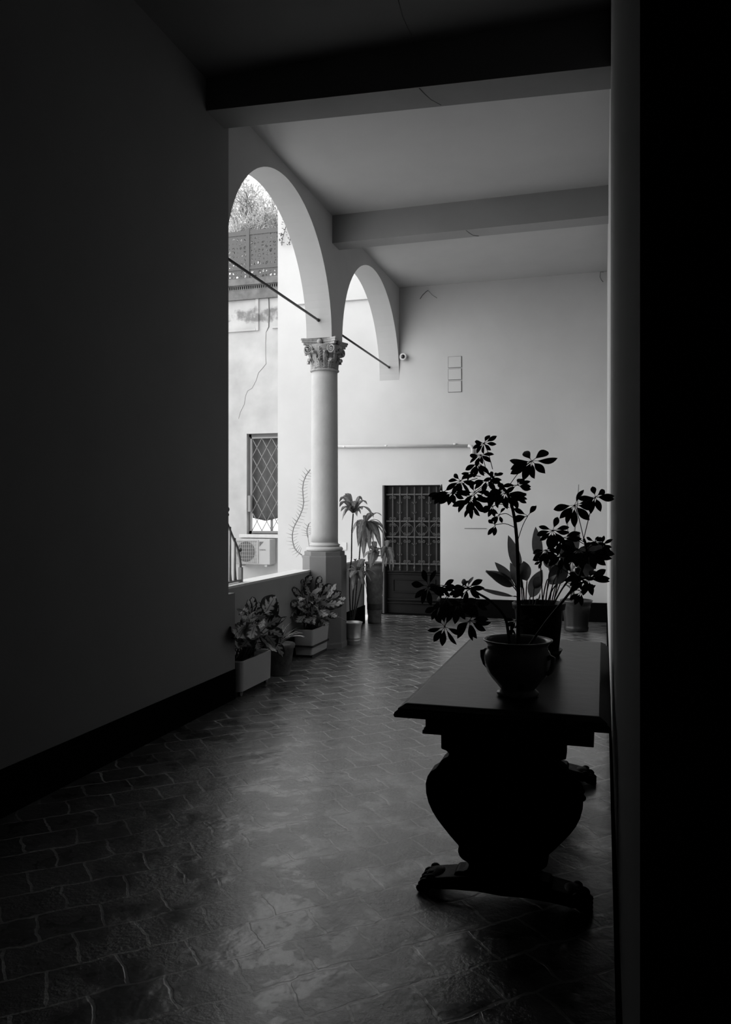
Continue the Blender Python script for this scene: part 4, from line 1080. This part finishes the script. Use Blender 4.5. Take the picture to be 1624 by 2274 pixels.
for c, node, R, angs, dy in [
    ((683, 243), (738, 412, PY), 88, [60, 135, 170, 15, 215, 250, 330, 290], 0),
    ((660, 318), (700, 432, PY), 92, [200, 240, 270, 350, 300, 150], -.05),
    ((640, 375), (690, 430, PY), 95, [190, 225, 255, 285, 320], .05),
    ((600, 430), (690, 440, PY), 70, [200, 240, 280, 160], .06),
    ((990, 358), (835, 530, PY), 155, [98, 40, 348, 300, 265, 235, 205, 165, 185], -.03),
    ((530, 485), (660, 458, PY), 105, [115, 150, 200, 235, 265, 300, 20, 330], .03),
    ((745, 462), (720, 470, PY), 72, [30, 60, 200, 240, 300, 100], .02),
    ((700, 480), (800, 510, PY), 95, [170, 210, 250, 290, 330, 350], -.05),
    ((480, 560), (640, 470, PY), 120, [150, 185, 215, 245, 275, 310, 340], -.04),
    ((420, 560), (560, 500, PY), 100, [110, 175, 200, 230, 260, 290], .04),
    ((590, 600), (760, 500, PY), 120, [120, 190, 225, 255, 285, 315, 350], -.02),
    ((620, 560), (760, 500, PY), 100, [60, 100, 150, 210, 260, 300, 350], .05),
    ((820, 565), (832, 560, PY), 125, [170, 200, 235, 260, 285, 320, 345, 140, 100], 0),
    ((760, 580), (832, 560, PY), 100, [150, 190, 230, 270, 310, 60], .04),
    ((895, 515), (840, 560, PY), 90, [20, 45, 70, 200, 330, 350, 150], .02),
    ((880, 590), (845, 590, PY), 85, [350, 20, 320, 280, 240, 200], -.02),
    ((740, 650), (845, 660, PY), 80, [160, 200, 240, 270, 110], -.03),
    ((780, 705), (872, 725, PY), 70, [200, 240, 280, 110, 60], .02),
    ((755, 770), (885, 790, PY), 75, [250, 225, 120, 270], .0),
    ((965, 712), (900, 870, PY), 95, [50, 62, 180, 195, 130], .0),
    ((610, 640), (700, 560, PY), 100, [230, 260, 290, 320], .02),
    # lower left
    ((325, 1165), (500, 1190, PY-.1), 130, [70, 105, 155, 205, 235, 280, 320, 345], -.15),
    ((410, 1170), (500, 1190, PY-.1), 90, [35, 150, 180, 250, 290, 330, 355], -.1),
    ((575, 1175), (620, 1195, PY-.12), 110, [65, 20, 345, 140, 100, 200, 250, 300], -.1),
    ((530, 1180), (600, 1185, PY-.12), 85, [55, 150, 190, 230, 270], -.05),
    ((590, 1385), (700, 1250, PY-.1), 135, [200, 225, 262, 285, 320, 345, 5], -.12),
    ((430, 1425), (500, 1260, PY-.1), 125, [195, 225, 262, 300, 330, 95, 60, 130], -.16),
    ((400, 1290), (500, 1190, PY-.1), 115, [180, 220, 260, 290, 320, 100], -.1),
    ((520, 1270), (590, 1185, PY-.1), 130, [190, 220, 250, 280, 310, 340, 0], -.05),
    ((620, 1270), (650, 1215, PY-.1), 110, [210, 250, 280, 320, 350], -.12),
    ((440, 1250), (520, 1190, PY-.1), 110, [200, 240, 260, 290, 330], .0),
    # right
    ((1265, 642), (1325, 860, PY-.13), 130, [175, 210, 235, 262, 300, 15, 65, 340], -.13),
    ((1400, 590), (1325, 860, PY-.13), 115, [165, 215, 245, 275, 350, 355, 45, 90], -.22),
    ((1125, 805), (1325, 880, PY-.13), 105, [150, 185, 215, 250, 280, 310, 10, 345, 62], -.1),
    ((1185, 855), (1335, 900, PY-.13), 115, [200, 240, 270, 300, 340, 10, 150, 170], -.05),
    ((1290, 930), (1345, 930, PY-.13), 120, [150, 190, 220, 250, 285, 320, 110], -.12),
    ((1395, 880), (1345, 930, PY-.13), 65, [60, 30, 120, 180, 330, 10], -.14),
    ((1440, 900), (1345, 930, PY-.13), 70, [75, 25, 145, 320, 290, 340], -.22),
    ((1360, 940), (1345, 930, PY-.12), 140, [330, 350, 300, 270, 200, 230], -.18),
    ((1080, 930), (1310, 1040, PY-.1), 110, [190, 230, 265, 285, 310, 160], -.05),
    ((1190, 960), (1320, 1060, PY-.1), 115, [140, 170, 210, 250, 280, 320, 30, 60], -.1),
    ((1060, 1000), (1290, 1130, PY-.08), 60, [160, 200, 235, 120], -.05),
    ((1355, 1120), (1280, 1150, PY-.08), 125, [55, 30, 355, 345, 160, 200, 235, 270, 120], -.1),
    ((1300, 1110), (1270, 1160, PY-.08), 90, [130, 170, 210, 260, 300, 340], -.05),
    ((1310, 1200), (1240, 1215, PY-.06), 85, [30, 10, 190, 230, 260], -.08),
    # near the rim
    ((890, 1385), None, 75, [150, 190, 20, 340, 230, 300], .02),
    ((940, 1400), None, 70, [330, 350, 20, 200, 270], .05),
    ((860, 1430), None, 60, [260, 240, 290], -.05),
    ]:
    Yw = PY + dy
    whorl(c, node, R, angs, (ux[0] + rw.uniform(-.2, .2), ux[1], ux[2] + rw.uniform(-.3, .25)), Yw)

# ------------------------------------------------------------------ second pot on the table: broad-leaved plant
QY = 4.64; QC = at(1197, 1450, QY); QC = Vector((QC.x, QY, TT))
q_ = empty('tall_dark_pot', QC, 'broad-leaved plant in a tall dark tapered pot at the back of the table', 'potted plant')
MB().lathe([(.10, .012), (.11, .014), (.135, .26), (.146, .262), (.150, .292), (.143, .298), (.134, .296), (.128, .27)], QC, 44).build('pot', M['darkpot'], q_)
MB().lathe([(.105, 0), (.115, .002), (.132, .035), (.126, .035), (.11, .012), (.0, .012)], QC, 40, cap=False).build('saucer', M['darkpot'], q_)
MB().lathe([(0, .275), (.13, .272)], QC, 24, cap=False).build('soil', M['soil'], q_)
rq = random.Random(4)
for sb, bb, tip, W, arch in [((955, 1260), (960, 1130), (928, 1005), 85, .15), ((940, 1260), (935, 1175), (805, 1035), 70, .4), ((935, 1260), (915, 1060), (810, 885), 75, .5), ((925, 1260), (880, 1160), (685, 1130), 75, .7), ((915, 1260), (870, 1120), (735, 1058), 60, .5), ((920, 1260), (868, 1165), (700, 1150), 60, .7),
                           ((975, 1260), (980, 1235), (1080, 1090), 90, .5), ((1075, 1255), (1100, 1150), (1210, 1045), 95, .4), ((1060, 1255), (1045, 1000), (962, 795), 70, .4), ((1000, 1260), (1005, 1180), (1060, 1110), 60, .4), ((1110, 1250), (1160, 1130), (1250, 1020), 60, .4), ((905, 1260), (870, 1230), (700, 1350), 40, 1.6),
                           ((1115, 1250), (1250, 1000), (1480, 1010), 130, .9), ((1110, 1250), (1290, 1050), (1420, 920), 110, .5), ((1120, 1250), (1260, 1100), (1440, 1080), 100, .8), ((1090, 1255), (1180, 1010), (1330, 880), 110, .6), ((1060, 1255), (1090, 1120), (1165, 1145), 50, .9), ((1010, 1260), (1030, 1250), (1065, 1220), 24, .4), ((1080, 1255), (1110, 1050), (1060, 940), 70, .4), ((1085, 1255), (1150, 1150), (1240, 1080), 50, .3), ((945, 1260), (925, 1130), (880, 1010), 60, .3),
                           ((1100, 1250), (1140, 1100), (1130, 960), 80, .3), ((1120, 1240), (1200, 1000), (1250, 860), 60, .2)]:
    yy = QY + rq.uniform(-.08, .1)
    s0 = at(*z4(sb[0] + rq.uniform(-5, 5), 1262), QY + rq.uniform(-.05, .05)); s0.z = QC.z + .274
    s0.x = max(QC.x-.1, min(QC.x+.1, s0.x)); B = at(*z4(*bb), yy); T = at(*z4(*tip), yy + rq.uniform(-.1, .12))
    m = MB(); blade(m, B, T, W/2.9*yy/F, arch=arch, n=10, p1=.8, fold=rq.uniform(.15, .4), tipq=.85, side=(T-B).cross(Vector((-.28, .95, rq.uniform(-.5, .2)))).normalized())
    o = m.build('leaf', M['leafgrey'], q_)
    MB().tube(smooth([s0, s0.lerp(B, .5) + Vector((0, 0, .02)), B]), [.0035]*8 + [.002], 5).build('leaf_stalk', M['leafgrey'], o)

# ------------------------------------------------------------------ grey pot on the floor by the end wall
GX, GY = -.36, 11.35
gp = empty('grey_floor_pot', (GX, GY, 0), 'grey floor pot with a thin upright cane, before the dark end wall skirting', 'potted plant')
MB().lathe([(.15, 0), (.16, .01), (.165, .05), (.158, .06), (.16, .1), (.175, .25), (.19, .33), (.188, .36), (.215, .40), (.22, .42), (.205, .425), (.19, .40)], (GX, GY, 0), 44).build('pot', M['greypot'], gp)
MB().lathe([(0, .40), (.195, .395)], (GX, GY, 0), 24, cap=False).build('soil', M['soil'], gp)
P_ = [at(px, py, GY) for px, py in ((1268, 1335), (1272, 1250), (1275, 1190), (1281, 1140), (1284, 1100), (1285.5, 1076))]
P_[0] = Vector((P_[0].x, GY, .40))
MB().tube(P_, [.014, .013, .012, .011, .008, .006], 7).build('cane', M['bamboo'], gp)
P2 = [Vector((GX-.02, GY, .40)), at(1263, 1240, GY), at(1259, 1145, GY)]
MB().tube(P2, [.016, .015, .012], 7).build('cane', M['bamboo'], gp)
for k in range(7):
    c0 = P_[0].lerp(P_[1], .2 + .1*k)
    m = MB(); a = k*2.3; m.leaf(c0, (math.cos(a), math.sin(a), .8), .25, .06, bend=1.2, n=7); m.build('leaf', M['leafgrey'], gp)
